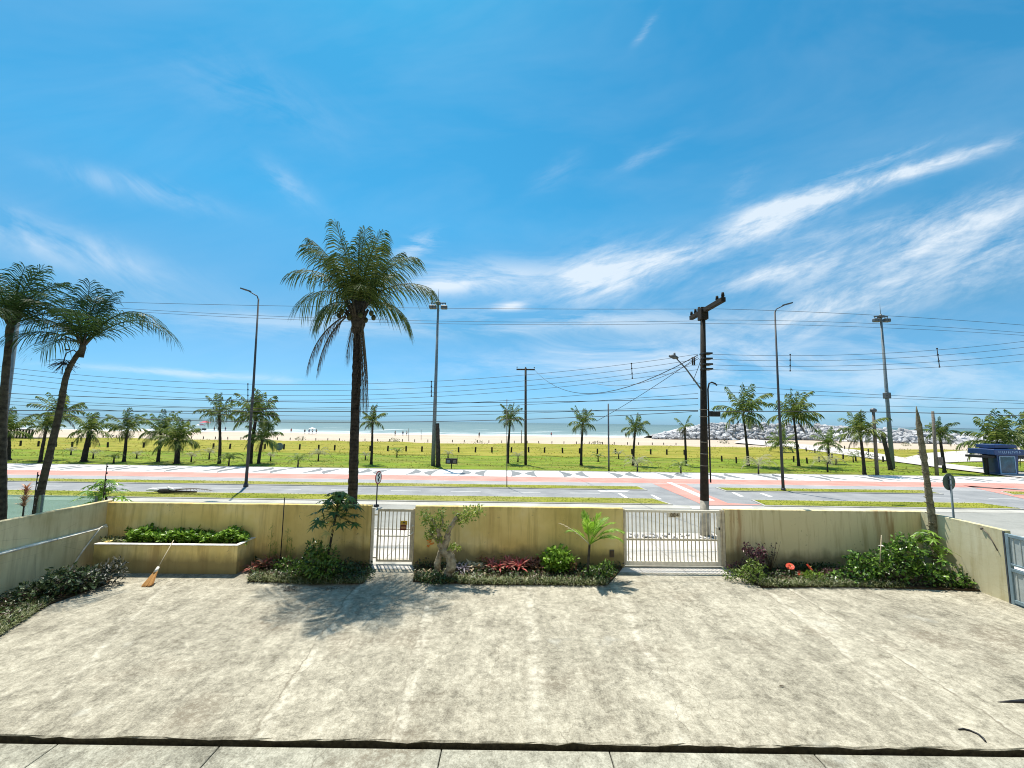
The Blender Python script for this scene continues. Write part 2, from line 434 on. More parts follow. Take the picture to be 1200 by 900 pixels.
m_cream=leafm('cream_leaf',[(.55,.45,.28),(.66,.58,.40),(.42,.33,.22)],.5,.25)
m_purple=leafm('purple_leaf',[(.04,.012,.03),(.09,.03,.05),(.16,.07,.07)],.4,.15)
m_brownp=leafm('brown_pink_leaf',[(.25,.10,.07),(.38,.18,.12),(.20,.14,.06)],.5,.2)
m_lime=leafm('lime_leaf',[(.26,.36,.04),(.42,.46,.12),(.14,.22,.03),(.30,.40,.06)],.4,.35)
m_croton=leafm('croton_leaf',[(.55,.25,.15),(.62,.36,.22),(.35,.18,.12)],.5,.25)
m_yellow=leafm('yellowed_leaf',[(.60,.48,.10),(.66,.56,.22)],.5,.3)
m_gate=plain('gate_paint',(.60,.52,.38),.5,.25,9)
m_gatew=plain('gate_pale_paint',(.78,.71,.58),.5,.15,9)
m_galv=plain('galvanised_steel',(.15,.19,.215),.6,.2,4,.3,.0)
m_dgalv=plain('dark_steel',(.10,.11,.12),.5,.25,4,.5,.3)
m_lamp=plain('street_lamp_steel',(.055,.058,.065),.6,.2,3,.3,.0)
m_black=plain('black_plastic',(.018,.018,.02),.5,.2,10)
m_upole=plain('utility_pole_concrete',(.022,.018,.014),.9,.5,5)
m_upolew=plain('whitewashed_pole_foot',(.34,.32,.27),.9,.35,5)
m_wood=plain('dark_timber',(.06,.045,.032),.85,.4,9)
m_gwood=plain('grey_timber',(.17,.15,.125),.85,.4,9)
m_post=plain('lawn_post_timber',(.035,.03,.022),.85,.4,9)
m_blue=plain('navy_paint',(.012,.045,.16),.35,.25,3,.5)
m_bluel=plain('light_blue_trim',(.28,.44,.62),.4,.15,3,.5)
m_teal=plain('teal_poster',(.02,.10,.16),.25,.6,1.6,.5)
m_signw=plain('sign_white',(.72,.72,.70),.4,.1,3)
m_signr=plain('sign_red',(.30,.04,.045),.4,.15,3)
m_signg=plain('sign_back_grey',(.075,.10,.095),.5,.25,5,.4,.2)
m_yell=plain('sign_yellow',(.60,.38,.03),.5,.2,20)
m_redbr=plain('sign_red_brown',(.16,.035,.02),.5,.2,20)
m_peach=plain('sign_peach',(.50,.25,.11),.5,.2,20)
m_brown=plain('number_brown',(.11,.075,.04),.6,.2,20)
m_straw=leafm('straw_bristle',[(.45,.22,.06),(.60,.33,.11),(.36,.17,.05)],.7,.15)
m_stick=plain('bamboo_stick',(.42,.36,.24),.6,.2,20)
m_doorf=plain('blue_grey_gate_frame',(.20,.28,.32),.45,.2,5)
m_doorp=plain('grey_gate_panel',(.42,.46,.45),.5,.15,5)
m_rock=None
def rockm():
    mt=M('granite_rock'); t=NT(mt); o=t.obj(); n=t.noise(o,1.5,6,.7); g=t.n('ShaderNodeObjectInfo').outputs['Random']
    c=t.ramp(n,[(.3,(.26,.26,.265)),(.6,(.60,.60,.61)),(.75,(.75,.75,.76))])
    c=t.mix(1,c,t.ramp(g,[(0,.60),(.5,.95),(1,1.0)]),'MULTIPLY')
    t.out(c,.85,n,.6,.15,.2); return mt
m_rock=rockm()
m_blue_frame=plain('window_frame_white',(.7,.7,.68),.5,.1,4); m_paneg=plain('window_pane_dark',(.04,.05,.06),.15,.1,4,.6)
def glassm():
    mt=M('green_tinted_glass'); t=NT(mt)
    a=t.n('ShaderNodeBsdfTransparent'); a.inputs[0].default_value=(.82,.95,.94,1)
    g=t.n('ShaderNodeBsdfGlossy'); g.inputs[0].default_value=(.8,.95,.95,1); g.inputs['Roughness'].default_value=.12
    d=t.n('ShaderNodeBsdfDiffuse'); d.inputs[0].default_value=(.55,.70,.68,1)
    m1=t.n('ShaderNodeMixShader'); m1.inputs[0].default_value=.25; t.l(a.outputs[0],m1.inputs[1]); t.l(d.outputs[0],m1.inputs[2])
    m2=t.n('ShaderNodeMixShader'); m2.inputs[0].default_value=.10; t.l(m1.outputs[0],m2.inputs[1]); t.l(g.outputs[0],m2.inputs[2])
    o=t.n('ShaderNodeOutputMaterial'); t.l(m2.outputs[0],o.inputs[0]); return mt
m_glass=glassm()
m_skin=plain('skin',(.30,.16,.10),.6,.1,10)
def colm(n,c): return plain(n,c,.7,.15,6)
m_redc=colm('red_cloth',(.60,.07,.10)); m_whitec=colm('white_cloth',(.75,.75,.75)); m_bluec=colm('blue_cloth',(.05,.10,.30)); m_dkc=colm('dark_cloth',(.03,.03,.04))

# ------------------------------------------------------------------ Y bands from the horizon offsets
def yo(off): return ground(600, 495.1 + off).y
YP1=yo(56.6); YP0=yo(63.6); YK1=yo(69.3); YA1=yo(73.3); YG2b=yo(73.6); YG2a=yo(77.6); YR=yo(87.3); YG3b=yo(87.6); YG3a=yo(94.6); YS1=yo(98.2); YS0=yo(127)
m_wave=wavem()
XL,XR=-260,260
# ------------------------------------------------------------------ setting: ground sheets
def sheet(name,mat,x0,x1,y0,y1,z): mb=MB(); mb.poly([(x0,y0),(x1,y0),(x1,y1),(x0,y1)],z); return struct(name,mb,mat)
YSTEP=ground(600,870).y
WA=ground(118,659.5); WB=ground(1084,668.7); WDIR=(WB-WA).normalized(); WANG=math.atan2(WDIR.y,WDIR.x); WN=Vector((WDIR.y,-WDIR.x,0))
def on_wall(x,y,off=0.0):
    d=ray(x,y); P0=WA+WN*off; t=(P0-CAMP).dot(WN)/d.dot(WN); p=CAMP+d*t
    return ((p-WA).dot(WDIR), p.z)
def ws(x,y=630,off=0.0): return on_wall(x,y,off)[0]
HW=on_wall(600,594.2)[1]
rng=random.Random(5)

# one ground sheet for the land under everything, far out
mb=MB()
ys=[-60,yo(56.7)]+[yo(o) for o in (50,45,40,36,33,30,28,26,25.0)]
ys=[12.2,20,37]+[YP1+.01]+[YP1+2+i*2.2 for i in range(21)]
nx=90; grid=[]
def landz(x,y):
    if y<=YP1+.5: return -.02
    k=min(1,(y-YP1)/12)
    b=.10*math.sin(x*.13+y*.21)+.08*math.sin(x*.31-y*.4)+.05*math.sin(x*.9+y*.7)
    if y>58: b+=.18*max(0,math.sin(x*.21+1))*min(1,(y-58)/8)
    return -.02+k*.35*b+.0
YSAND=ys[-1]
for y in ys:
    for i in range(nx+1):
        x=XL+(XR-XL)*i/nx; grid.append((x,y,landz(x,y)))
fs=[]
for j in range(len(ys)-1):
    for i in range(nx):
        a=j*(nx+1)+i; fs.append((a,a+1,a+nx+2,a+nx+1))
mb.add(grid,fs,True)
mb.cur=0
struct('lawn',mb,m_lawn)
# dunes sheet: irregular front edge and ragged seaward edge
def rag(n,x0,x1,y,amp,seed):
    r=random.Random(seed); return [(x0+(x1-x0)*i/n, y+r.uniform(-amp,amp)+amp*math.sin(i*.7)) for i in range(n+1)]
# dune field as grid following land
def patch(name,mat,y0f,y1f,n=160,rows=12,lift=.012,x0=-200,x1=200):
    mb=MB(); vs=[]; fs=[]
    for j in range(rows+1):
        for i in range(n+1):
            x=x0+(x1-x0)*i/n; a=y0f(x); b=y1f(x); y=a+(b-a)*j/rows; vs.append((x,y,landz(x,y)+lift))
    for j in range(rows):
        for i in range(n):
            a=j*(n+1)+i; fs.append((a,a+1,a+n+2,a+n+1))
    mb.add(vs,fs,True); return struct(name,mb,mat)
dune0=lambda x:yo(39)+.9*math.sin(x*.5)+.7*math.sin(x*1.3+2)
dune1=lambda x:yo(24.8)+1.2*math.sin(x*.11)+.8*math.sin(x*.43)+.5*math.sin(x*1.7)
# sand: sloping down to the water
mb=MB(); vs=[];fs=[]; n=200; yrows=[84,87,92,100,120,150,175,200,240]
for yv in yrows:
    for i in range(n+1):
        x=-420+840*i/n; z=.04 if yv<87 else .04-1.25*min(1.4,(yv-87)/100)+.03*math.sin(x*.3+yv)
        if yv==84: z=-.35
        vs.append((x,yv if yv>90 else (dune1(x)-2.0 if yv==84 else dune1(x)-.3),z if yv!=84 else -.3))
for j in range(len(yrows)-1):
    for i in range(n):
        a=j*(n+1)+i; fs.append((a,a+1,a+n+2,a+n+1))
mb.add(vs,fs,True); struct('beach_sand',mb,m_sand)
patch('dune_field',m_dune,dune0,dune1,lift=.03,rows=20)
sheet('sea',m_sea,-9000,9000,168,16000,-1.0)
# extend the land left and right
mb=MB(); mb.poly([(-3000,-400),(XL,-400),(XL,90),(-3000,90)],-.04); mb.poly([(XL,-400),(XR,-400),(XR,13),(XL,13)],-.45); mb.poly([(XR,-400),(3000,-400),(3000,170),(XR,170)],-.04); struct('ground',mb,m_lawn)

# courtyard and step
mb=MB(); n=120; vs=[]; fs=[]
rr=random.Random(3)
x0,x1=-14.5,14.5
ylist=[YSTEP,YSTEP+.02,YSTEP+.12,14.0]
for j,yv in enumerate(ylist):
    for i in range(n+1):
        x=x0+(x1-x0)*i/n
        jt=rr.uniform(-.018,.018)+.01*math.sin(i*.9) if j<2 else 0
        vs.append((x,yv+jt,(-.012+rr.uniform(-.012,.004)) if j==0 else 0))
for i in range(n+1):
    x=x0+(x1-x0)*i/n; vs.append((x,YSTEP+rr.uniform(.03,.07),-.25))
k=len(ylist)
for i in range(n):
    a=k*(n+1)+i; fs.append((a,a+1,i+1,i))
for j in range(k-1):
    for i in range(n):
        a=j*(n+1)+i; fs.append((a,a+1,a+n+2,a+n+1))
m_edge=plain('shaded_slab_edge',(.05,.045,.03),.95,.6,14)  # step face coloured near-black, its shade put into the material
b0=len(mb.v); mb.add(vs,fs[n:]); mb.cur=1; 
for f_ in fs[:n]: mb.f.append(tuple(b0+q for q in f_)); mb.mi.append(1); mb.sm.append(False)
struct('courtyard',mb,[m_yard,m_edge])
# lower slab strip in front of the step, cast in bays with narrow joints
YN=YSTEP-.055
joints=[ground(x,885).x for x in (-60,42,243,515,717,960,1260)]
mb=MB(); xs=[-16]+joints+[16]
for a,b in zip(xs,xs[1:]): mb.bbox(a+.008,b-.008,-4,YN,-.3,-.062,.008)
struct('lower_walkway',mb,m_step)
mb=MB(); mb.box(-16,16,-4,YSTEP+.2,-.4,-.21); struct('drain_channel_bed',mb,m_soil)

# street side sheets
Wout=lambda x: WA.y+(x-WA.x)*WDIR.y/WDIR.x
sheet('pavement',m_pave,-60,60,13.0,YS0,.004)
sheet('side_street',m_lstreet,-140,140,YS0,YS1,-.004+.004)
mb=MB(); mb.bbox(-140,-2.2,YS0-.07,YS0+.07,-.1,.05,.01); mb.bbox(9.5,140,YS0-.07,YS0+.07,-.1,.05,.01); struct('kerb',mb,m_kerb)
sheet('avenue_kerb_strip',m_kerb,-140,140,YS1,YG3a,.008)
sheet('avenue',m_asph,-140,140,YG3a,YA1,.006)
sheet('service_lane',m_asph2,-140,140,YA1,YK1,.010)
sheet('bike_path',m_pink,-140,140,YK1,YP0,.014)
sheet('promenade',m_wave,-140,140,YP0,YP1,.018)
mb=MB(); mb.bbox(-140,140,YP1,YP1+.12,-.1,.06,.01); struct('promenade_kerb',mb,m_kerb)
mb=MB(); mb.box(-140,140,YK1-.04,YK1+.04,0,.022); struct('bike_path_edge_line',mb,m_white)
# pink crossings and markings
def px(pts): return [G2(*p) for p in pts]
mb=MB(); mb.poly(px([(800,566),(763,566),(786,576),(815,588),(824,592.6),(905,592.2),(853,590),(822,577)]),.020)
mb.poly(px([(1084,569),(1128,569),(1215,588),(1215,575.5),(1160,570)][:4]),.020)
mb.poly(px([(1172,569),(1215,569),(1215,577)]),.020)
struct('bike_crossing',mb,m_pink)
mb=MB(); mb.poly(px([(781,565.5),(787,565.5),(806,573.5),(838,587),(829,587),(802,575)]),.025)
mb.poly(px([(724,578.2),(727,578),(737,584),(733,584.3)]),.0145); mb.poly(px([(762,580),(765,580),(776,585.3),(771,585.5)]),.0145)
mb.poly(px([(857,577.3),(861,577.3),(872,582),(867,582.2)]),.0145); mb.poly(px([(890,578.2),(894,578.2),(906,582.3),(901,582.5)]),.0145)
mb.poly(px([(808,593.8),(880,593.5),(884,596),(812,597)]),.0145)
mb.poly(px([(700,575),(738,575.2),(733,577),(704,576.6)]),.0145)
for xa in range(-60,60,4):
    yv=(YG2a+YR)/2+.1
    if 4<xa<26: continue
    mb.box(xa,xa+2,yv-.05,yv+.05,.0,.012)
struct('road_markings',mb,m_white)
mb=MB(); 
mb.poly(px([(872,514),(1000,527),(1060,537),(1084,531.5),(1130,528.5),(1175,528),(1215,529),(1215,541),(1140,541.5),(1100,543),(1215,556),(1215,563),(1160,556),(1085,546.5),(1000,535),(940,526.5),(860,519)]),.10)
struct('path',mb,m_plaza)

# medians (grass strips with kerbs)
def median(name,pts,h=.055,kw=.14,seed=0,dens=60):
    mb=MB(); 
    cx=sum(p[0] for p in pts)/len(pts); 
    mb.prism(pts,-.1,h); struct(name+'_kerb',mb,m_kerb)
    # inset polygon by moving y edges and x ends
    ys_=[p[1] for p in pts]; y0,y1=min(ys_),max(ys_)
    ins=[]
    n=len(pts)
    for i,p in enumerate(pts):
        a=Vector(pts[i-1]); b=Vector(p); c=Vector(pts[(i+1)%n])
        e1=(b-a).normalized(); e2=(c-b).normalized(); n1=Vector((-e1.y,e1.x)); n2=Vector((-e2.y,e2.x))
        q=(n1+n2); q=q/max(.3,q.dot(n1)); ins.append(b+q*kw)
    g=MB(); g.poly([(p.x,p.y) for p in ins],h+.012); struct(name,g,m_strip)
    # grass tufts
    t=MB(); r=random.Random(seed)
    x0=min(p.x for p in ins); x1=max(p.x for p in ins)
    def inside(x,y):
        c=False
        for i in range(len(ins)):
            a=ins[i-1]; b=ins[i]
            if (a.y>y)!=(b.y>y) and x<(b.x-a.x)*(y-a.y)/(b.y-a.y)+a.x: c=not c
        return c
    X0=max(x0,-42); X1=min(x1,44)
    for _ in range(int((X1-X0)*(y1-y0)*dens)):
        x=r.uniform(X0,X1); y=r.uniform(y0,y1)
        if not inside(x,y): continue
        for k in range(2):
            a=r.uniform(0,6.28); w=r.uniform(.012,.03); hh=r.uniform(.02,.05); lx=r.uniform(-.05,.05); ly=r.uniform(-.05,.05)
            t.add([(x-w*math.cos(a),y-w*math.sin(a),h+.01),(x+w*math.cos(a),y+w*math.sin(a),h+.01),(x+lx,y+ly,h+hh)],[(0,1,2)])
    tag(t.build('verge_grass_blades',m_blade),name.replace('_',' ')+' short green yellow grass growing between pale kerbs','grass',kind='stuff')
def medpts(xl_near,xl_far,xr_near,xr_far,ya,yb):
    return [(xl_near,ya),(xr_near,ya),(xr_far,yb),(xl_far,yb)]
gx=lambda x,y:ground(x,y).x
MH=.05
median('narrow_left_verge',medpts(-140,-140,gx(758,574.5),gx(748,570.5),YG2a,YG2b),seed=1)
median('narrow_right_verge',medpts(gx(850,576),gx(840,572.5),gx(1106,579.5),gx(1082,575.5),YG2a,YG2b),seed=2)
median('far_right_verge',medpts(gx(1190,581),gx(1172,576.5),140,140,YG2a,YG2b),seed=3)
median('wide_left_verge',medpts(-140,-140,gx(790,593),gx(765,584.5),YG3a,YG3b),seed=4)
median('wide_right_verge',medpts(gx(896,593.8),gx(880,586.5),gx(1199,597),gx(1150,590.5),YG3a,YG3b),seed=6)

# unseen apartment house behind the balcony viewpoint, added to bounce warm light
ho=thing('bounce_building','unseen cream apartment house facade, added behind the viewpoint to bounce warm light','building',(0,-1.6,0))
mb=MB(); mb.bbox(-15,15,-6,0,-.3,13,.05); mb.build('wall',plain('facade_paint',(.42,.36,.25),.8,.1,2),ho)
for fx in range(-13,14,4):
    for fz in (1.0,4.2,7.4,10.4):
        wf=MB(); wf.bbox(fx-.8,fx+.8,.0,.05,fz,fz+1.5,.01); wo=wf.build('window',m_blue_frame,ho)
        gl=MB(); gl.bbox(fx-.7,fx+.7,.052,.06,fz+.1,fz+1.4,.002); gl.build('pane',m_paneg,wo)
# ------------------------------------------------------------------ boundary walls
def wallseg(label,xa,xb,h,mat=None,name='boundary_wall',t=.16):
    s0=ws(xa); s1=ws(xb); mb=MB(); n=max(2,int((s1-s0)/.5)); rr=random.Random(int(xa))
    vs=[]; fs=[]
    for i in range(n+1):
        x=(s1-s0)*i/n; zt=h+rr.uniform(-.006,.006)
        vs+= [(x,0,-.2),(x,0,zt-.012),(x,.012,zt),(x,t-.012,zt),(x,t,zt-.012),(x,t,-.2)]
    for i in range(n):
        for k in range(5): a=i*6+k; fs.append((a,a+6,a+7,a+1))
    fs.append((0,1,2,3,4,5)); b=n*6; fs.append((b+5,b+4,b+3,b+2,b+1,b))
    mb.add(vs,fs)
    o=mb.build(name,mat or m_wall,loc=WA+WDIR*s0,rotz=WANG); tag(o,label,'wall'); return o
wallseg('yellow plastered boundary wall behind the raised planter, left of the narrow gate',112,433.5,HW)
wallseg('rust-streaked yellow boundary wall between the two white gates',485.5,730.5,HW)
wallseg('smooth khaki boundary wall right of the wide gate',850.5,1090,HW)
# left tall wall with low wall in front
XLW=WA.x
mb=MB(); mb.bbox(-.16,0,-14,0,-.2,HW+.06,.012); o=mb.build('side_wall',m_lwall,loc=(XLW+.02,WA.y+.16,0),rotz=R(0)); tag(o,'tall grey weathered side wall along the left of the courtyard','wall')
r0=thing('low_wall','low grey wall with pale rounded coping against the left side wall','wall',(XLW+.02,WA.y-.02,0))
hl=top_z(0,659.5,9.6)
mb=MB(); mb.bbox(0.002,.13,-14,0,-.2,1.12,.01); mb.build('wall_body',m_lwall,r0)
mb=MB(); rr=random.Random(8); y=-14
while y<-.05:
    L=min(rr.uniform(.8,2.2),-y-.02); mb.bbox(.004,.155,y,y+L-.015,1.123,1.165+rr.uniform(-.006,.01),.014); y+=L
mb.build('coping',m_cap,r0)
mb=MB(); mb.tube([(.20,-1.1,.15),(.17,-.75,.62),(.15,-.28,1.17),(.15,-.1,1.22)],[.022,.022,.02,.03],7); o=mb.build('leaning_pipe',m_cap,loc=(XLW+.02,WA.y-.02,0)); tag(o,'thin pale pipe leaning in the left wall corner beside the planter','pipe')
# right wall up to the metal gate
XRW=WB.x; YD=at(1185,650,10.3).y; 
p1=ground(1186,707.5); 
ang=math.atan2(p1.y-WB.y,p1.x-WB.x); L=(Vector((p1.x,p1.y,0))-Vector((WB.x,WB.y,0))).length
mb=MB(); mb.bbox(0,L,0,.16,-.2,HW+.02,.012); o=mb.build('side_wall',m_rwall,loc=(WB.x,WB.y,0),rotz=ang); tag(o,'sunlit cream side wall running from the corner to the blue-grey gate','wall')
mb=MB(); mb.bbox(L+1.15,L+12,0,.16,-.2,HW+.02,.012); o=mb.build('side_wall',m_rwall,loc=(WB.x,WB.y,0),rotz=ang); tag(o,'cream side wall continuing past the blue-grey gate at the right edge','wall')
dr=thing('side_gate','blue-grey metal gate with pale panels set in the right side wall','gate',(WB.x+math.cos(ang)*L,WB.y+math.sin(ang)*L,0),ang)
mb=MB()
mb.bbox(.01,.09,-.03,.05,0,HW-.05,.005); mb.bbox(1.06,1.14,-.03,.05,0,HW-.05,.005); mb.bbox(.09,1.06,-.03,.05,HW-.13,HW-.05,.005); mb.bbox(.09,1.06,-.03,.05,.05,.14,.005); mb.bbox(.09,1.06,-.03,.05,.86,.94,.005); mb.bbox(.09,1.06,-.03,.05,1.02,1.07,.005)
mb.build('gate_frame',m_doorf,dr)
for z0,z1 in ((.14,.86),(1.07,HW-.13)):
    mb=MB(); mb.bbox(.10,1.05,.0,.02,z0,z1,.003)
    for k in range(6): mb.bbox(.16+k*.155,.19+k*.155,-.012,.0,z0+.02,z1-.02,.002)
    mb.build('panel',m_doorp,dr)
mb=MB(); mb.bbox(-.03,.004,-.04,.0,.0,HW,.004); mb.build('hinge_post',m_dgalv,dr)
# wire conduit on right wall near gate
mb=MB(); mb.tube([(L-.55,-.02,1.82),(L-.40,-.03,1.72),(L-.28,-.03,1.5),(L-.2,-.02,1.3)],.012,6); mb.tube([(L-.55,-.02,1.85),(L-.55,-.02,1.78)],.03,6)
tag(mb.build('wall_cable',m_gwood,loc=(WB.x,WB.y,0),rotz=ang),'short grey cable stub fixed to the cream wall beside the blue-grey gate','cable')

# raised planter
pf=ground(276,673); pr=ground(295,658)
fy=(Vector((pf.x,pf.y,0))-WA).dot(WN); sR=(Vector((pf.x,pf.y,0))-WA).dot(WDIR)
HP=at(276,640,pf.y).z
pl=thing('raised_planter','raised yellow concrete planter box built against the front wall','planter',WA,WANG)
mb=MB(); s0=.56
mb.bbox(s0,sR,-fy,-fy+.12,-.05,HP,.015); mb.bbox(sR-.12,sR,-fy+.12,-.003,-.05,HP,.012); mb.bbox(s0,s0+.12,-fy+.12,-.003,-.05,HP,.012)
mb.build('planter_wall',m_wall,pl)
mb=MB(); 
mb.bbox(s0-.0,sR+.012,-fy-.012,-fy+.125,HP+.002,HP+.03,.008); mb.bbox(sR-.125,sR+.012,-fy+.127,-.004,HP+.002,HP+.03,.008)
mb.build('rim',m_cap,pl)
mb=MB(); mb.box(s0+.12,sR-.12,-fy+.12,-.003,-.05,HP-.06); mb.build('soil',m_soil,pl)

# ------------------------------------------------------------------ gates
def W3(s,off,z=0): return WA+WDIR*s+WN*off+Vector((0,0,z))
def local_gate(xa,xb,label,name,bars,zmid,posts=True):
    s0=ws(xa); s1=ws(xb); g=thing(name,label,'gate',WA+WDIR*s0,WANG); w=s1-s0
    zt=on_wall((xa+xb)/2,595.5+ (xb>700)*2)[1]
    return g,w,zt
g,w,zt=local_gate(434,485,'narrow white barred pedestrian gate carrying a small yellow notice','pedestrian_gate',9,0)
mb=MB(); mb.bbox(.0,.085,.03,.12,0,zt,.006); mb.build('left_post',m_gatew,g)
mb=MB(); mb.bbox(w-.05,w,.03,.12,0,zt-.01,.006); mb.build('right_post',m_gate,g)
a0=.19; a1=w-.055
mb=MB(); mb.bbox(a0,a0+.05,.045,.09,.10,zt-.04,.005); mb.bbox(a1-.09,a1,.045,.09,.10,zt-.04,.005); mb.bbox(a0+.05,a1-.09,.045,.09,zt-.12,zt-.04,.005); mb.bbox(a0+.05,a1-.09,.045,.09,.10,.17,.005)
mb.build('leaf_frame',m_gate,g)
zm=on_wall(460,628.5)[1]
mb=MB(); mb.tube([(a0+.05,.03,zm),(a1-.2,.03,zm),(a1-.08,.03,zm+.03),(a1+.02,.03,zm+.12)],.022,8); mb.build('mid_rail',m_gatew,g)
nb=8
for i in range(nb):
    x=a0+.05+(a1-a0-.14)*(i+.5)/nb; mb=MB(); mb.bbox(x-.014,x+.014,.058,.080,.172,zt-.122,.003); mb.build('bar',m_gate,g)
mb=MB(); mb.bbox(a1-.02,a1+.03,.01,.04,zm+.3,zm+.36,.006); mb.tube([(a1-.04,.005,zm+.33),(a1+.07,.005,zm+.33)],.012,6); mb.build('latch',m_gatew,g)
for za in (.2,zt-.25): mb=MB(); mb.bbox(.085,.19,.055,.075,za,za+.04,.004); mb.build('hinge',m_gate,g)
# notice
sx,sz=on_wall(473,616,.0); s0g=ws(434); nx0=sx-s0g-.115
nt=thing('notice_plate','small yellow and brown notice plate wired to the narrow gate','notice',WA+WDIR*s0g,WANG)
mb=MB(); mb.bbox(nx0,nx0+.23,.012,.02,sz+.02,sz+.15,.002); mb.build('yellow_field',m_yell,nt)
mb=MB(); mb.bbox(nx0,nx0+.21,.012,.02,sz-.15,sz+.018,.002); mb.build('brown_field',m_redbr,nt)
mb=MB(); mb.box(nx0+.02,nx0+.18,.0085,.0115,sz-.10,sz-.03); mb.box(nx0+.05,nx0+.15,.0085,.0115,sz+.025,sz+.055); mb.build('peach_band',m_peach,nt)
mb=MB(); mb.ball((nx0+.12,.010,sz+.095),.035,8,6,(1.3,.12,.7)); mb.build('emblem',m_brown,nt)
# wide gate
g,w,zt=local_gate(731,850,'wide white barred vehicle gate with house number beside the utility pole','vehicle_gate',23,0)
mb=MB(); mb.bbox(.0,.05,.03,.10,0,zt,.006); mb.build('left_post',m_gate,g)
mb=MB(); mb.bbox(w-.075,w,.0,.10,0,zt+.01,.006); mb.build('right_post',m_gate,g)
mb=MB(); mb.bbox(w-.135,w-.085,.03,.08,0.05,zt,.005); mb.build('guide_post',m_gate,g)
a0=.055; a1=w-.14
mb=MB(); mb.bbox(a0,a0+.05,.03,.08,.06,zt-.02,.005); mb.bbox(a1-.11,a1,.03,.08,.06,zt-.02,.005)
mb.bbox(a0+.05,a1-.11,.03,.08,zt-.10,zt-.02,.005); mb.bbox(a0+.05,a1-.11,.03,.08,.06,.20,.005)
mb.build('leaf_frame',m_gatew,g)
zm=on_wall(790,633)[1]
mb=MB(); mb.bbox(a0+.05,a1-.11,.028,.052,zm-.03,zm+.03,.005); mb.build('mid_rail',m_gate,g)
for z in (.24,): 
    mb=MB(); mb.tube([(a0,.04,.03),(a1,.04,.03)],.018,6); mb.build('track',m_gate,g)
nb=23
for i in range(nb):
    x=a0+.05+(a1-a0-.16)*(i+.5)/nb; mb=MB(); mb.bbox(x-.016,x+.016,.055,.078,.202,zt-.102,.003); mb.build('bar',m_gate,g)
mb=MB(); mb.bbox(a1-.16,a1-.04,.005,.028,zm+.18,zm+.42,.006); mb.build('lock_plate',m_gatew,g)
mb=MB(); mb.bbox(a1-.07,a1-.03,-.02,.003,zm+.34,zm+.42,.006); mb.build('padlock',m_black,g)
sx,sz=on_wall(791,604.2); s0g=ws(731)
mb=MB(); mb.bbox(sx-s0g-.2,sx-s0g+.2,.045,.053,sz-.07,sz+.07,.002); mb.build('number_plate',m_gate,g)
fc=bpy.data.curves.new('house_number','FONT'); fc.body='884'; fc.size=.17; fc.extrude=.004; fc.align_x='CENTER'; fc.align_y='CENTER'; fc.space_character=1.15
fo=bpy.data.objects.new('house_number',fc); COL.objects.link(fo); fc.materials.append(m_brown); fo.parent=g; fo.location=(sx-s0g,.040,sz); fo.rotation_euler=(R(90),0,0)
bpy.context.view_layer.update(); nm=bpy.data.meshes.new_from_object(fo.evaluated_get(bpy.context.evaluated_depsgraph_get())); ml=fo.location.copy(); bpy.data.objects.remove(fo); fo=bpy.data.objects.new('house_number',nm); COL.objects.link(fo); fo.parent=g; fo.location=ml; fo.rotation_euler=(R(90),0,0)
# gate sills
mb=MB(); 
mb2=MB(); s=ws(433); e=ws(486); mb2.bbox(s,e,.02,.3,-.1,.02,.01); s=ws(730); e=ws(851); mb2.bbox(s,e,.02,.3,-.1,.02,.01)
struct('gate_threshold',mb2,m_kerb,loc=WA,rotz=WANG)
# vent box in the wall
sx,sz=on_wall(717,648.5)
mb=MB(); mb.bbox(-.075,.075,-.02,.0,-.12,.12,.005)
vb=mb.build('meter_box',m_dgalv,loc=W3(sx,.002,sz),rotz=WANG); tag(vb,'small grey-brown metal box on the wall beside the wide gate','box')
mb=MB(); mb.bbox(-.06,.06,-.026,-.0205,-.10,.10,.002); mb.build('cover',m_brown,vb)

# ------------------------------------------------------------------ beds
def bed(name,pts,h=.05):
    mb=MB(); mb.prism([(W3(s,o).x,W3(s,o).y) for s,o in pts],-.05,h); return struct(name,mb,m_soil)
def wl(x,y):
    p=ground(x,y)-WA; p.z=0; return (p.dot(WDIR),p.dot(WN))
b1=[(wl(296,660)[0]+.02,.01),wl(290,682),wl(425,684),wl(436,668),(ws(436)-.02,.01)]
bed('garden_bed',[b1[1],b1[2],b1[3],b1[4],b1[0]])
b2=[wl(484,682),wl(560,685),wl(712,686),wl(728,668),(ws(729),.01),(ws(487),.01)]
bed('garden_bed',b2)
b3=[wl(862,668),wl(893,689),wl(1000,688),wl(1090,691),wl(1168,694),(wl(1160,670)[0],.3),(ws(1084)-.02,.01),(ws(853),.01)]
bed('garden_bed',b3)
mb=MB(); lb=[(XLW+.1,5.0),(XLW+2.2,5.0),G2(0,742),G2(60,708),G2(128,684),(XLW+.9+.4,WA.y-.9),(XLW+.1,WA.y-.9)]
mb.prism(lb,-.05,.04); struct('garden_bed',mb,m_soil)

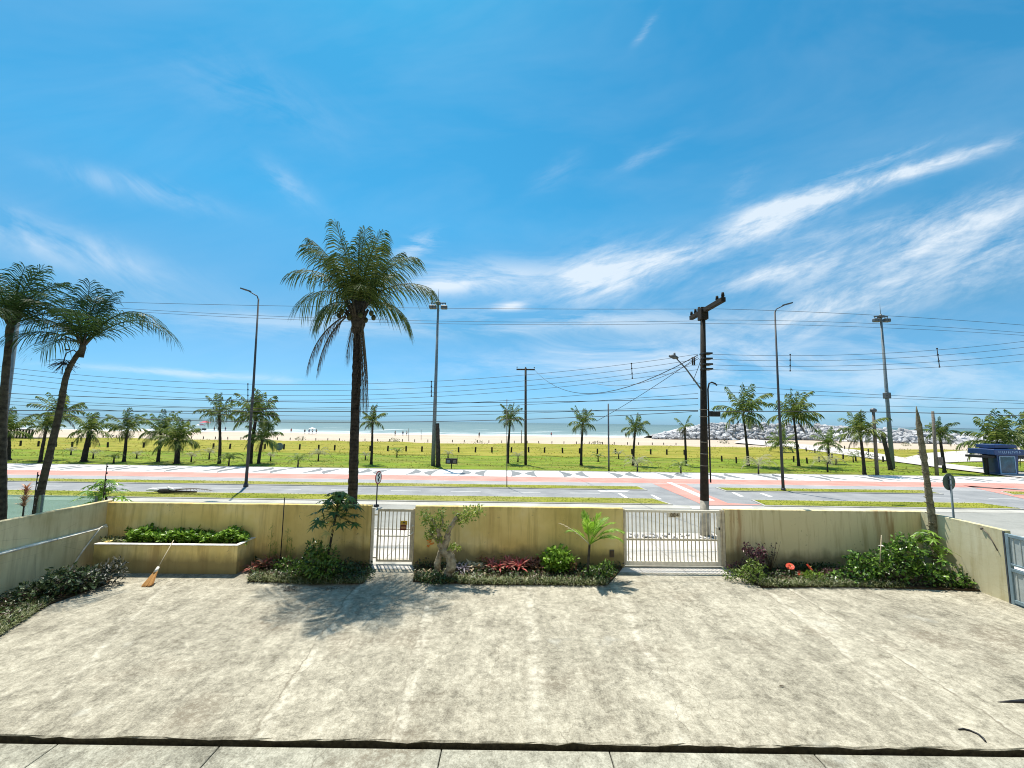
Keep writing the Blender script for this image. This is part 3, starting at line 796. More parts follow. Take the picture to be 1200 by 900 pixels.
# ------------------------------------------------------------------ plant builders
def tri_leaf(mb,p,d,L,w,nrm,bend=.15):
    d=d.normalized(); s=d.cross(nrm)
    if s.length<1e-4: s=Vector((1,0,0))
    s.normalize(); u=s.cross(d)
    mb.add([p,p+d*L*.45+s*w-u*0,p+d*L-u*L*bend*-1*-1,p+d*L*.45-s*w],[(0,1,2),(0,2,3)])
def rdir(r,zmin=-1):
    while True:
        v=Vector((r.uniform(-1,1),r.uniform(-1,1),r.uniform(-1,1)))
        if .05<v.length<1:
            v.normalize()
            if v.z>=zmin: return v
def leafball(mb,c,rad,n,L,asp,r,fill=.55):
    c=Vector(c); rad=Vector(rad) if hasattr(rad,'__len__') else Vector((rad,)*3)
    for _ in range(n):
        v=rdir(r); q=fill+(1-fill)*r.random(); lump=1+.22*math.sin(v.x*5+c.x*3)*math.sin(v.y*6+c.y)+.12*math.sin(v.z*9)
        p=c+Vector((v.x*rad.x,v.y*rad.y,v.z*rad.z))*q*lump
        d=(v*.7+rdir(r)*.9+Vector((0,0,.15))).normalized()
        nrm=(Vector((0,0,1))*.6+rdir(r)*.8+v*.4)
        l=L*r.uniform(.6,1.3); tri_leaf(mb,p,d,l,l*asp*.5,nrm,.15)
def blade(mb,p,az,el,L,w,droop,seg=3):
    p=Vector(p); h=Vector((math.cos(az),math.sin(az),0)); sd=Vector((-h.y,h.x,0)); e=el; vs=[]; q=p.copy()
    for i in range(seg+1):
        t=i/seg; ww=w*(1-t**2)*.5 if i<seg else 0
        if i<seg: vs+=[q-sd*ww,q+sd*ww]
        else: vs.append(q.copy())
        q=q+(h*math.cos(e)+Vector((0,0,1))*math.sin(e))*(L/seg); e-=droop/seg
    fs=[(2*i,2*i+1,2*i+3,2*i+2) for i in range(seg-1)]+[(2*seg-2,2*seg-1,2*seg)]
    mb.add(vs,fs)
def rosette(mb,c,n,L,w,r,el=(.3,1.3),droop=1.2):
    for i in range(n):
        blade(mb,c,i*2.4+r.uniform(-.3,.3),r.uniform(*el),L*r.uniform(.7,1.15),w*r.uniform(.8,1.2),droop*r.uniform(.6,1.3))
def frond(mb,o,az,el,L,droop,nl,ll,lw,r,wind=Vector((0,0,0)),sag=.35,vang=.25,rr=.03,t0=.14,mi=(0,0),one=False,miss=.0,plume=.95):
    o=Vector(o); h=Vector((math.cos(az),math.sin(az),0)); d=h*math.cos(el)+Vector((0,0,math.sin(el)))
    seg=12; pts=[o.copy()]; T=[]; q=o.copy()
    for i in range(seg):
        t=(i+.5)/seg; T.append(d.copy()); q=q+d*(L/seg); pts.append(q.copy())
        d=d+(Vector((0,0,-droop*(.35+1.3*t)))+wind*t)/seg; d.normalize()
    T.append(d.copy())
    mb.cur=mi[0]; mb.tube(pts,[rr*(1-.85*i/seg)+.004 for i in range(seg+1)],4,cap=False)
    mb.cur=mi[1]
    side0=Vector((-h.y,h.x,0))
    for sgn in (-1,1):
        for j in range(nl):
            if miss and r.random()<miss: continue
            t=t0+(1-t0)*(j+r.uniform(.2,.8))/nl; f=t*seg; i=min(seg-1,int(f)); k=f-i
            p=pts[i].lerp(pts[i+1],k); tt=T[i].lerp(T[min(seg,i+1)],k).normalized()
            s=side0-tt*side0.dot(tt); s.normalize(); nrm=s.cross(tt)
            if nrm.z<0: nrm=-nrm
            prof=(.45+.55*math.sin(math.pi*min(1,max(0,(t-t0)/(1-t0)*.8+.12)))); l=ll*prof*r.uniform(.85,1.1)*(1 if t<.93 else .75)
            ph=plume*(1.15-.75*t)+r.uniform(-.08,.08)
            va=vang+r.uniform(-.25,.25)
            dd=(tt*math.cos(ph)+(s*sgn*math.cos(va)+nrm*math.sin(va))*math.sin(ph)).normalized()
            w=lw*.5*r.uniform(.8,1.15)
            wv=tt*w
            mid=p+dd*l*.5+Vector((0,0,-sag*l*.12))+wind*.05*l
            mid2=p+dd*l*.8+Vector((0,0,-sag*l*.42))+wind*.1*l
            tip=p+dd*l*.97+Vector((0,0,-sag*l*.75))+wind*.2*l
            mb.add([p-wv*.6,p+wv*.6,mid+wv,mid-wv,mid2+wv*.7,mid2-wv*.7,tip],[(0,1,2,3),(3,2,4,5),(5,4,6)])
    return pts
def trunk_mb(pts,r0,r1,r,n=10,seg=26,flare=1.25,ring=.06):
    P=[Vector(p) for p in pts]; out=[]; rad=[]
    for i in range(seg+1):
        t=i/seg; f=t*(len(P)-1); k=min(len(P)-2,int(f)); u=f-k
        a=P[max(0,k-1)];b=P[k];c=P[k+1];d=P[min(len(P)-1,k+2)]
        q=.5*((2*b)+(c-a)*u+(2*a-5*b+4*c-d)*u*u+(3*b-a-3*c+d)*u**3)
        out.append(q); rr_=r0+(r1-r0)*t; rr_*=1+(flare-1)*max(0,1-t*9); rr_*=1+(ring if i%2 else -ring*.3); rad.append(rr_)
    mb=MB(); mb.tube(out,rad,n,jit=.06,rng=r); return mb

# ------------------------------------------------------------------ park palms
WIND=Vector((.55,0,.0))
def park_palm(x,y,xt,yt,cw,label,seed,nf=16,mat=None,wind=.5,trunkless=False,ch=None,r0=None,low=False,dead=2,tr_mat=None,ll=None):
    r=random.Random(seed); b=ground(x,y); Y=b.y
    b.z=landz(b.x,b.y)
    top=at(xt,yt,Y); sc=Y/F_PX
    root=thing('coconut_palm',label,'palm tree',(b.x,b.y,b.z-.05),group='palms on the park lawn')
    tp=Vector((top.x-b.x,r.uniform(-.2,.2),top.z-b.z+.05))
    R0=(r0*.85) if r0 else .155
    mb=trunk_mb([(0,0,0),(tp.x*.15,tp.y*.3,tp.z*.35),(tp.x*.55,tp.y*.6,tp.z*.7),tp],R0,R0*.62,r,8,18,1.3,.05)
    mb.build('trunk',tr_mat or m_cbark,root)
    L=cw*.5*sc*(1.02 if x<320 else 1.12); c=MB()
    wv=WIND*wind
    for i in range(nf):
        t=i/nf; el=R(82)-R(r.uniform(75,100) if not low else 85)*t**1.15+r.uniform(-.22,.22); az=i*2.4+r.uniform(-.3,.3)
        frond(c,tp+Vector((0,0,.05)),az,el,L*r.uniform(.8,1.12)*(.8+.3*math.sin(math.pi*min(1,t+.25))),.8+t*1.0,19,ll or L*.33,max(.06,L*.042),r,wv,1.0,.0,.03,plume=1.05,miss=.1)
    c.build('crown',mat or m_park,root)
    if dead:
        d=MB()
        for i in range(dead):
            frond(d,tp+Vector((0,0,-.1)),r.uniform(0,6.28),R(-5)-r.random()*.7,L*r.uniform(.5,.8),1.6,12,L*.22,L*.03,r,wv*.3,.8,-.2,.03)
        d.build('dead_fronds',m_dead,root)
    # boot/heart of the crown
    h=MB(); h.tube([tp+Vector((0,0,-.25)),tp+Vector((0,0,-.05)),tp+Vector((0,0,.25))],[R0*.75,R0*1.1,R0*.4],7); h.build('crown_shaft',m_dbark,root)
    return root
PP=[(7,539,10,507,52,'thick-trunked park palm at the far left edge behind the railing',dict(r0=.42,low=True,wind=.9)),
(47,542,54,502,36,'slim park palm second from the left edge',dict(wind=.7)),
(60,538,72,487,50,'tall park palm behind the curved garden palm trunk',dict(wind=.4)),
(98,541,103,507,50,'park palm with a bulging trunk, left of the one with the straight trunk',dict(r0=.3,wind=.5)),
(145,541,147,504,44,'park palm with straight trunk between the bulging palm and the palm clump',dict(wind=.5)),
(185,541,187,507,48,'upright palm rising behind the low palm clump',dict(wind=.1)),
(207,543,207,518,50,'low bushy palm clump touching the lawn near the fallen frond',dict(r0=.3,low=True,nf=24,wind=.1)),
(257,543,258,487,46,'park palm standing left of the left street lamp',dict(wind=.1)),
(293,543,301,490,62,'tall double-crowned palm right behind the left street lamp',dict(nf=22,wind=.1,r0=.25)),
(303,543,308,516,50,'short palm with yellow-green fronds at the foot of the tall double palm',dict(nf=14,mat='y',low=True,wind=.1,r0=.2)),
(435,544,436,495,32,'small park palm just right of the big coconut palm trunk',dict(wind=.2)),
(595,543,598,492,34,'park palm beside the wooden T-shaped pole',dict(wind=-.2)),
(681,545,683,498,36,'park palm between the T-shaped pole and the thin lawn pole',dict(wind=.3)),
(742,545,744,504,32,'park palm right of the thin lawn pole',dict(wind=.3)),
(804,546,802,502,30,'half-dead sparse palm left of the utility pole',dict(nf=5,wind=.6,dead=5)),
(877,546,872,487,58,'tall park palm right of the utility pole',dict(wind=.9,nf=19)),
(936,546,931,490,58,'tall park palm right of the right street lamp',dict(wind=.9,nf=19)),
(1013,556,1007,508,50,'park palm beside the round-topped grey pole',dict(wind=.5)),
(972,543,971,521,32,'short young palm between the tall palm and the round-topped pole',dict(wind=.4,nf=15,mat='y')),
(916,530,916,522,32,'low trunkless palm in the dune grass behind the right street lamp',dict(wind=.1,nf=16,mat='y',dead=0)),
(1107,554,1101,510,34,'park palm beside the grey pole with a box',dict(wind=.6)),
(1167,551,1167,520,60,'full-crowned palm behind the blue kiosk',dict(wind=.2,nf=24,r0=.26)),
(1216,551,1213,512,56,'palm whose fronds reach in at the right edge beyond the kiosk',dict(wind=.3)),
]
for i,(x,y,xt,yt,cw,lab,kw) in enumerate(PP):
    kw=dict(kw)
    if kw.get('mat')=='y': kw['mat']=m_frondy
    park_palm(x,y,xt,yt,cw,lab,100+i,**kw)
# bare trunks in the park
def stump(x,y,xt,yt,r0,label,mat,name='bare_palm_trunk'):
    b=ground(x,y); tp=at(xt,yt,b.y)-b; r=random.Random(int(x)); mb=trunk_mb([(0,0,-.05),tp*.5+Vector((.03,0,0)),tp],r0,r0*.8,r,9,16,1.1,.05)
    o=mb.build(name,mat,loc=b); tag(o,label,'palm trunk'); return o
stump(1044,551,1034,507.5,.22,'leaning bare palm trunk beside the right floodlight mast',m_dbark)
stump(513.5,546.5,512.5,496,.24,'straight black palm stump right behind the middle floodlight mast',m_dbark)
# small transplanted bleached palms
BAB=[(133,543,16),(109,537,14),(245,538,18),(268,546,22),(224,541,16),(317,540,14),(349,548,22),(373,540,20),(428,539,12),(465,536,16),(525,537,12),(607,541,16),(701,541,14),(725,538,14),(747,553,26),(798,555,22),(889,556,30),(970,553,30),(1000,541,14),(83,533,12),(160,537,12)]
bg='young bleached palms planted on the lawn'
for i,(x,y,wd) in enumerate(BAB):
    r=random.Random(900+i); b=ground(x,y); sc=b.y/F_PX; Lf=wd*.72*sc; b.z=landz(b.x,b.y)-.02
    root=thing('young_palm','small young palm with pale drooping fronds planted on the park lawn','young palm',b,group=bg)
    mb=MB(); mb.tube([(0,0,0),(0,0,Lf*.55)],[.09,.06],6); mb.build('trunk',m_dbark,root)
    c=MB()
    for k in range(10 if wd>18 else 7): frond(c,(0,0,Lf*.5),k*2.4,R(70)-k*.08,Lf*r.uniform(.8,1.1),2.3,10,Lf*.3,.055,r,WIND*.3,.6,.1,.02)
    c.build('crown',m_pale if i%3 else m_frondy,root)

# ------------------------------------------------------------------ big coconut palm outside the wall
r=random.Random(42); YC=14.6
b=at(412,620,YC); b.z=0; tp=at(420,363,YC)-b; 
cp=thing('coconut_palm','tall shaggy coconut palm standing just outside the front wall','palm tree',b)
mb=trunk_mb([(0,0,0),(tp.x*.2,0,tp.z*.3),(tp.x*.7,0,tp.z*.7),tp],.175,.13,r,14,60,1.45,.06); mb.build('trunk',m_cbark,cp)
c=MB(); wv=Vector((.12,0,0))
spec=[]
for i in range(13):
    t=i/13; spec.append((i*2.4+r.uniform(-.25,.25), R(89)-R(34)*t+r.uniform(-.08,.08), r.uniform(2.5,3.0), .6+.4*t))
spec+=[(R(178),R(50),3.2,1.5),(R(172),R(38),2.7,1.9),(R(190),R(62),3.0,.9),(R(2),R(40),3.0,1.35),(R(-14),R(56),2.9,1.1),(R(12),R(22),2.0,1.9),(R(262),R(60),2.2,1.5),(R(290),R(40),1.9,1.8),(R(80),R(45),2.3,1.5),(R(200),R(15),1.6,1.9)]
for az,el,L,dr in spec:
    frond(c,tp+Vector((0,0,.15)),az,el,L,dr,50,1.0,.036,r,Vector((.30,0,0)),1.0,-.1,.028,.12,plume=1.1,miss=.06)
c.build('crown',m_frond,cp)
d=MB()
for (ox,oz,az,el,L) in ((-.42,-.25,R(184),R(-35),2.5),(-.40,-.3,R(196),R(-50),2.3),(.14,-.3,R(-5),R(-82),3.6),(.16,-.9,R(20),R(-84),2.8),(.20,-.5,R(-20),R(-80),3.2),(.18,-1.4,R(5),R(-86),2.4),(.15,-.2,R(40),R(-80),2.6),(-.1,-.3,R(250),R(-78),1.6)):
    frond(d,tp+Vector((ox,-.1,oz)),az,el,L,2.2 if el>-1 else .5,40,.50,.04,r,Vector((0,0,0)),1.0,-.3,.03,.06,plume=.5)
d.build('dead_fronds',m_dead,cp)
h=MB(); h.tube([tp+Vector((0,0,-.9)),tp+Vector((.02,0,-.55)),tp+Vector((0,0,-.25)),tp+Vector((0,0,.1)),tp+Vector((0,0,.7))],[.17,.24,.27,.27,.12],12,jit=.12,rng=r); 
for k in range(22):
    a=k*2.4; el=R(55)+r.uniform(-.2,.3); L=r.uniform(.5,.9); o=tp+Vector((math.cos(a)*.12,math.sin(a)*.12,-.3+r.uniform(-.3,.3)))
    dd=Vector((math.cos(a)*math.cos(el),math.sin(a)*math.cos(el),math.sin(el))); h.tube([o,o+dd*L*.5,o+dd*L],[.07,.05,.025],5)
h.build('leaf_bases',m_dbark,cp)
f=MB()
f.tube([tp+Vector((-.1,-.1,-.15)),tp+Vector((-.5,-.2,-.05)),tp+Vector((-.85,-.2,-.25))],[.03,.03,.02],6)
m_husk=plain('coconut_husk',(.05,.055,.02),.6,.4,8)
for k in range(9):
    a=k*2.4; g_=MB(); g_.ball(tp+Vector((math.cos(a)*.28+(-.5 if k<4 else .35),math.sin(a)*.2-.15,-.30+r.uniform(-.1,.12))),.09,8,6,(1,1,1.25)); g_.build('coconut',m_husk,cp)
f.build('fruit_stalk',m_cbark,cp)

# ------------------------------------------------------------------ two tall palms at left
def edge_palm(label,base,pts,fr,seed,r0,scale_leaf=.62,nleaf=34,mat=None,extra=None,twig=0):
    r=random.Random(seed); Y=base
    P=[at(x,y,Y) for x,y in pts]; b=P[0].copy(); b.z=0
    root=thing('tall_garden_palm',label,'palm tree',b)
    loc=[p-b for p in P]; loc[0]=Vector((0,0,0))
    mb=trunk_mb(loc,r0,r0*.55,r,12,40,1.4,.035); mb.build('trunk',m_gbark,root)
    tp=loc[-1]; c=MB()
    for az,el,L,dr in fr: frond(c,tp+Vector((0,0,.1)),R(az),R(el),L*1.13,dr,nleaf,scale_leaf*1.25,.034,r,Vector((.10,0,0)),.75,.12,.024,.14,plume=1.1,miss=.04)
    c.build('crown',mat or m_frondd,root)
    s=MB(); s.tube([tp+Vector((-.02,0,-.35)),tp,tp+Vector((0,0,.3))],[r0*.6,r0*.75,r0*.3],9); 
    for k in range(10):
        a=k*2.4; s.tube([tp,tp+Vector((math.cos(a)*.25,math.sin(a)*.25,.45))],[.04,.015],5)
    s.build('leaf_bases',m_gbark,root)
    if twig:
        t=MB(); q=loc[-2]*.25+tp*.75; e=q+Vector((-.42,-.05,-.05))
        t.tube([q,q+Vector((-.15,-.05,.12)),q+Vector((-.38,-.05,0)),e+Vector((-.03,0,-.3))],[.02,.02,.018,.012],6)
        t.ball(q+Vector((-.36,-.05,.12)),.05,7,5,(1.8,.8,.6))
        for k in range(60):
            v=rdir(r); v.z=-abs(v.z)*.7; o=e+Vector((0,0,r.uniform(-.35,-.15))); t.tube([o,o+v*.22,o+v*.42+Vector((0,0,-.08))],[.008,.007,.004],3,cap=False)
        t.build('flower_stalk',m_dbark,root)
    return root
edge_palm('tall dark palm cut by the left edge of the picture',12.9,[(1,660),(2,560),(4,470),(12,384)],
 [(0,62,1.9,1.3),(20,35,2.2,1.4),(-20,48,2.1,1.5),(60,70,1.8,1.0),(100,80,1.8,.9),(150,60,2.0,1.2),(185,40,2.0,1.4),(210,65,1.8,1.3),(250,50,1.8,1.4),(300,55,1.9,1.4),(330,75,1.8,1.0),(-8,18,2.0,1.3),(40,55,2.0,1.3),(175,70,2.0,1.1),(10,78,1.9,1.0),(-50,30,1.8,1.6)],31,.135,.68,34)
edge_palm('slender curving palm with one long arching frond above the left wall',13.4,[(36,655),(45,590),(68,490),(79,437),(97,407)],
 [(2,42,3.0,2.0),(-6,50,2.9,2.1),(160,62,2.0,1.6),(185,48,1.9,1.7),(110,80,1.9,.9),(130,72,2.0,1.2),(75,78,1.9,1.1),(200,30,1.6,1.4),(230,65,1.6,1.5),(300,60,1.5,1.6),(145,84,2.0,.7),(175,20,1.5,1.4),(40,68,1.7,1.7)],32,.115,.70,38,twig=1)

# ------------------------------------------------------------------ dead trunk in right courtyard corner
r=random.Random(77)
pb=wl(1082,690); base=W3(ws(1079),.45,0); 
tpz=at(1074.5,476,base.y); d=tpz-base
mb=MB(); pts=[];rad=[]
for i in range(46):
    t=i/45; p=Vector((d.x*t+.03*math.sin(t*4),0,d.z*t)); pts.append(p); rad.append((.108-.040*t)*(1+r.uniform(-.10,.10))*(1 if t<.9 else 1-(t-.9)*8.5))
mb.tube(pts,rad,11,jit=.13,rng=r)
for k in range(60):
    t=r.uniform(.02,.9); a=r.uniform(0,6.28); p=Vector((d.x*t,0,d.z*t)); q=p+Vector((math.cos(a),math.sin(a),0))*.09
    mb.tube([p,q+Vector((math.cos(a)*.04,math.sin(a)*.04,.03))],[.035,.012],4)
tag(mb.build('dead_palm_trunk',m_moss,loc=base),'tall mottled dead palm trunk in the right courtyard corner','palm trunk')

# ------------------------------------------------------------------ beds planting
def border(label,pts,seed,dens=150,L=.20,mat=None,w=.28,name='border_grass'):
    # pts in wall-local (s,o); dense strap leaves along the polyline
    r=random.Random(seed); mb=MB()
    for (a,b) in zip(pts,pts[1:]):
        a=Vector(a); b=Vector(b); n=int((b-a).length*dens)
        for _ in range(n):
            q=a.lerp(b,r.random()); s=q.x+r.uniform(-.03,.03); o=q.y-r.uniform(0,w); p=W3(s,o,.03)
            blade(mb,p,r.uniform(0,6.28),r.uniform(.5,1.4),L*r.uniform(.7,1.4),.022,r.uniform(.8,2.0),3)
    o=mb.build(name,mat or m_mondo); tag(o,label,'border plants',kind='stuff'); return o
border('clipped strap-leaf border along the front of the left garden bed',[b1[1],wl(360,686),wl(425,685)],1,420)
border('clipped strap-leaf border along the front of the middle garden bed',[wl(486,682),wl(560,686),wl(712,687)],2,420)
border('clipped strap-leaf border along the front of the right garden bed',[wl(864,671),wl(894,689),wl(1000,689),wl(1060,690)],3,420)
def inpoly(x,y,pts):
    c=False
    for i in range(len(pts)):
        a=pts[i-1]; b=pts[i]
        if (a[1]>y)!=(b[1]>y) and x<(b[0]-a[0])*(y-a[1])/(b[1]-a[1])+a[0]: c=not c
    return c
m_cover=leafm('ground_cover_leaf',[(.015,.035,.01),(.04,.08,.015),(.08,.13,.03),(.10,.05,.05),(.05,.09,.02)],.4,.2,.5)
def cover(label,pts,n,seed,h=.16,L=.085):
    r=random.Random(seed); mb=MB(); xs_=[p[0] for p in pts]; ys_=[p[1] for p in pts]
    for _ in range(n):
        s_=r.uniform(min(xs_),max(xs_)); o_=r.uniform(min(ys_),max(ys_))
        if not inpoly(s_,o_,pts): continue
        hh=h*(.5+.5*math.sin(s_*3.1+seed)*math.sin(o_*6+s_))+.04
        tri_leaf(mb,W3(s_,o_,r.uniform(.04,.05+hh)),rdir(r,-.1),L*r.uniform(.6,1.3),L*.25,Vector((0,0,1))+rdir(r)*.7)
    tag(mb.build('ground_cover',m_cover),label,'ground cover',kind='stuff')
cover('mixed dark ground cover filling the left garden bed',b1,2600,21)
cover('mixed dark ground cover filling the middle garden bed',b2,4200,22)
cover('mixed dark ground cover filling the right garden bed',b3,5600,23)
def shrub(name,label,cat,x,y,parts,mat,seed,stem=.0,group=None,matstem=None):
    """x,y = foot pixel on the ground; parts=(dx,dy,dz,rx,ry,rz,n,L,asp) in metres"""
    r=random.Random(seed); b=ground(x,y); root=thing(name,label,cat,(b.x,b.y,.02),group=group)
    c=MB()
    for (dx,dy,dz,rx,ry,rz,n,L,asp) in parts: leafball(c,(dx,dy,dz),(rx,ry,rz),n,L,asp,r)
    c.build('foliage',mat,root)
    s=MB()
    for (dx,dy,dz,rx,ry,rz,n,L,asp) in parts:
        for k in range(4):
            e=Vector((dx+r.uniform(-rx,rx)*.5,dy+r.uniform(-ry,ry)*.5,dz+rz*.3)); s.tube([(0,0,-.02),e*.5+Vector((.03,0,.05)),e],[.018,.013,.006],5)
    s.build('stem',matstem or m_dbark,root)
    return root
# left garden bed
shrub('leafy_bush','bright-topped leafy bush in the left bed below the papaya tree','bush',366,681,[(.0,.1,.4,.5,.4,.4,620,.11,.55),(.35,.05,.28,.55,.4,.3,520,.10,.5),(-.1,.25,.82,.26,.24,.26,190,.11,.55),(.35,.3,.6,.28,.25,.3,170,.10,.5),(-.5,.1,.2,.35,.3,.2,200,.10,.5)],m_green,11)
shrub('dark_shrub','dark low shrub between the leafy bush and the narrow gate','bush',404,681,[(0,.1,.18,.45,.35,.2,500,.08,.5),(.45,.2,.12,.35,.3,.14,300,.07,.5)],m_dkgreen,12)
shrub('mixed_foliage','small mixed green plants behind the pink bromeliads of the left bed','plants',335,672,[(0,.1,.2,.35,.25,.2,260,.09,.45),(-.35,.3,.15,.3,.2,.15,120,.07,.5)],m_green,13)
def bromel(label,x,y,spots,mat,seed,L=.3,w=.05,name='bromeliad',n=15,cat='bromeliad',group=None,el=(.2,1.2)):
    r=random.Random(seed); b=ground(x,y); root=thing(name,label,cat,(b.x,b.y,.03),group=group)
    for (dx,dy,dz,s) in spots:
        mb=MB(); rosette(mb,(dx,dy,dz),n,L*s*1.3,w*s*1.3,r,el); mb.build('rosette',mat,root)
    return root
bromel('pink bromeliads at the left end of the left garden bed',305,668,[(-.25,0,0,1),(.05,.05,.05,1.1),(.3,.1,0,.9),(.05,.35,.1,1.0),(.35,.45,.1,1.0),(-.1,-.12,0,.9)],m_pinkb,14,.28,.06,n=22)
bromel('single pink bromeliad half hidden left of the leafy bush',334,668,[(.05,.05,.1,1)],m_pinkb,15,.26,.05)
# stake and climber on the wall
sx,sz=on_wall(331.5,648); st=MB(); topz=on_wall(332,583,.1)[1]; st.tube([(0,0,0),(0,0,topz)],.016,6); tag(st.build('garden_stake',m_black,loc=W3(sx,.12,.0)),'thin black stake standing upright in the left garden bed','stake')
r=random.Random(6); mb=MB()
for (sx_,hh) in ((ws(338),1.1),(ws(343),.85),(ws(319),1.25),(ws(325),.7)):
    for k in range(60):
        z=r.uniform(.15,1)*hh; a=r.uniform(0,6.28); p=W3(sx_+r.gauss(0,.06),.08,z)-W3(ws(335),.1,0)
        blade(mb,p,a,r.uniform(.3,1.3),r.uniform(.06,.14),.012,.6,2)
o=thing('fern_sprays','thin feathery green sprays growing up the wall beside the black stake','plant',W3(ws(335),.1,0)); mb.build('sprays',m_bgreen,o)
for (sx_,hh) in ((ws(338),1.1),(ws(343),.85),(ws(319),1.25),(ws(325),.7)):
    s_=MB(); p=W3(sx_,.08,0)-W3(ws(335),.1,0); s_.tube([p,p+Vector((.02,0,hh))],[.008,.004],4); s_.build('stem',m_green,o)

def palmate(mb,c,nrm,up,Rr,r,lob=7):
    nrm=nrm.normalized(); u=up-nrm*up.dot(nrm); u.normalize(); v=nrm.cross(u); vs=[c]; ring=[]
    n=lob*2
    for i in range(n):
        a=-2.5+5.0*i/(n-1); rr_=Rr*(1 if i%2 else .38)*r.uniform(.85,1.1)*(1-.15*abs(a)/2.5)
        p=c+(u*math.cos(a)+v*math.sin(a))*rr_-nrm*(.22*rr_ if i%2 else 0); ring.append(p)
    vs+=ring; mb.add(vs,[(0,i,i+1) for i in range(1,n)])
def papaya(name,label,x,y,Y,topx,topy,n,span,Rl,mat,seed,off,trunk_r=.05,yellow=3,stemmat=None,base=None):
    r=random.Random(seed); b=base if base is not None else W3(ws(x),off,0); tpw=at(topx,topy,b.y); tp=tpw-b
    root=thing(name,label,'tree',b)
    mb=trunk_mb([(0,0,-.05),(tp.x*.3+.02,0,tp.z*.4),tp],trunk_r,trunk_r*.6,r,8,20,1.2,.05); mb.build('trunk',stemmat or m_gbark,root)
    s=MB(); c=MB(); yl=MB()
    for k in range(n):
        t=k/n; az=k*2.4; el=R(80)-R(115)*t; L=span*(.55+.5*t)*r.uniform(.8,1.1)
        o=tp-Vector((0,0,.35*t)); d=Vector((math.cos(az)*math.cos(el),math.sin(az)*math.cos(el),math.sin(el)))
        e=o+d*L; s.tube([o,o+d*L*.5+Vector((0,0,.03)),e],[.010,.008,.006],4,cap=False)
        tgt=yl if k>=n-yellow else c
        hd=Vector((math.cos(az),math.sin(az),-.35)).normalized()
        palmate(tgt,e,Vector((hd.x*.4+r.uniform(-.2,.2),hd.y*.4+r.uniform(-.2,.2),.9)),hd,Rl*r.uniform(.8,1.15),r)
        if r.random()<.6: 
            q=o+d*L*.6+rdir(r)*.1; palmate(tgt,q,rdir(r,.2),hd,Rl*.7,r)
    s.build('leaf_stalks',m_green,root); c.build('crown',mat,root)
    if yellow: yl.build('yellowed_leaves',m_yellow,root)
    return root
papaya('papaya_tree','slim papaya-like tree with dark lobed leaves in the left bed',392,655,0,396,592,38,.72,.31,leafm('papaya_leaf',[(.02,.06,.015),(.05,.11,.02),(.13,.22,.04)],.45,.3,.4),51,.55,.045,2)
papaya('papaya_tree','bright lobed-leaf tree with yellowing leaves peeping over the left wall corner',121,600,0,122,574,30,.62,.27,m_bgreen,52,-.45,.05,4)

# middle bed: gnarled tree
r=random.Random(61); b=ground(517,680); root=thing('gnarled_tree','gnarled pale-barked dwarf tree with sparse lime leaves beside the narrow gate','tree',(b.x,b.y,0))
Y=b.y
def lp(x,y,dy=0): 
    p=at(x,y,Y+dy); return Vector((p.x-b.x,p.y-b.y,p.z))
mb=MB()
def limb(pts,rads,n=9,j=.12):
    P=[]; Rr=[]
    for i in range(len(pts)-1):
        for k in range(4):
            u=k/4; P.append(pts[i].lerp(pts[i+1],u)+rdir(r)*rads[i]*.18); Rr.append((rads[i]*(1-u)+rads[i+1]*u)*(1+r.uniform(-j,j)))
    P.append(pts[-1]); Rr.append(rads[-1]); mb.tube(P,Rr,n,jit=.10,rng=r)
limb([lp(521,688),lp(524,675),lp(529,664),lp(527,652),lp(521,645),lp(516,638)],[.16,.14,.15,.13,.12,.10])
limb([lp(512,688,.1),lp(512,672,.1),lp(513,660,.1),lp(516,648,.1),lp(518,640,.1)],[.12,.10,.09,.08,.08])
limb([lp(520,646),lp(524,632),lp(526,622),lp(531,613),lp(537,604),lp(538,602)],[.10,.09,.075,.065,.06,.02])
limb([lp(517,640),lp(514,625),lp(510,615),lp(504,605)],[.09,.06,.04,.02])
limb([lp(531,613),lp(540,609),lp(552,601),lp(562,598)],[.03,.022,.015,.008],6)
limb([lp(516,636),lp(508,630),lp(503,622)],[.06,.035,.02],7)
limb([lp(514,625),lp(519,612),lp(517,602)],[.035,.025,.01],6)
limb([lp(528,650),lp(534,643),lp(537,638)],[.04,.02,.01],6)
mb.build('trunk',m_pbark,root)
c=MB()
for (x,y,rr_,n) in ((502,610,.22,70),(507,620,.2,70),(512,612,.25,80),(503,628,.16,50),(517,603,.2,50),(522,618,.2,60),(549,602,.28,110),(560,598,.22,70),(542,610,.22,60),(497,603,.2,40),(530,640,.12,30),(537,642,.1,20),(515,632,.14,50),(536,602,.12,30)):
    leafball(c,lp(x,y),(rr_,rr_,rr_*.8),int(n*1.5),.09,.55,r,.2)
c.build('crown',m_lime,root)
fl=MB(); 
for (x,y) in ((502,638),(505,636),(504,634)): leafball(fl,lp(x,y,-.12),.05,10,.07,.8,r,.3)
fl.build('flower',leafm('orange_petal',[(.75,.22,.03),(.80,.32,.05)],.5,.3),root)
shrub('dark_groundcover','dark shaded clump at the foot of the gnarled tree','plant',508,684,[(0,.05,.1,.5,.25,.14,420,.08,.5)],m_dkgreen,62)
bromel('round pale yellowish plant left of the gnarled tree trunks',497,675,[(0,0,.02,1),(.05,.02,.05,.8)],m_cream,63,.2,.07,'cream_plant',18,'plant')
bromel('silvery grey-purple spiky plants right of the gnarled tree',537,674,[(0,.1,.05,1),(.15,.15,.1,1.1),(-.1,.25,.1,1),(.1,0,0,.9)],leafm('silver_leaf',[(.32,.30,.34),(.22,.2,.25),(.12,.11,.15)],.5,.1),64,.26,.035,'spiky_plant',18,'plant')
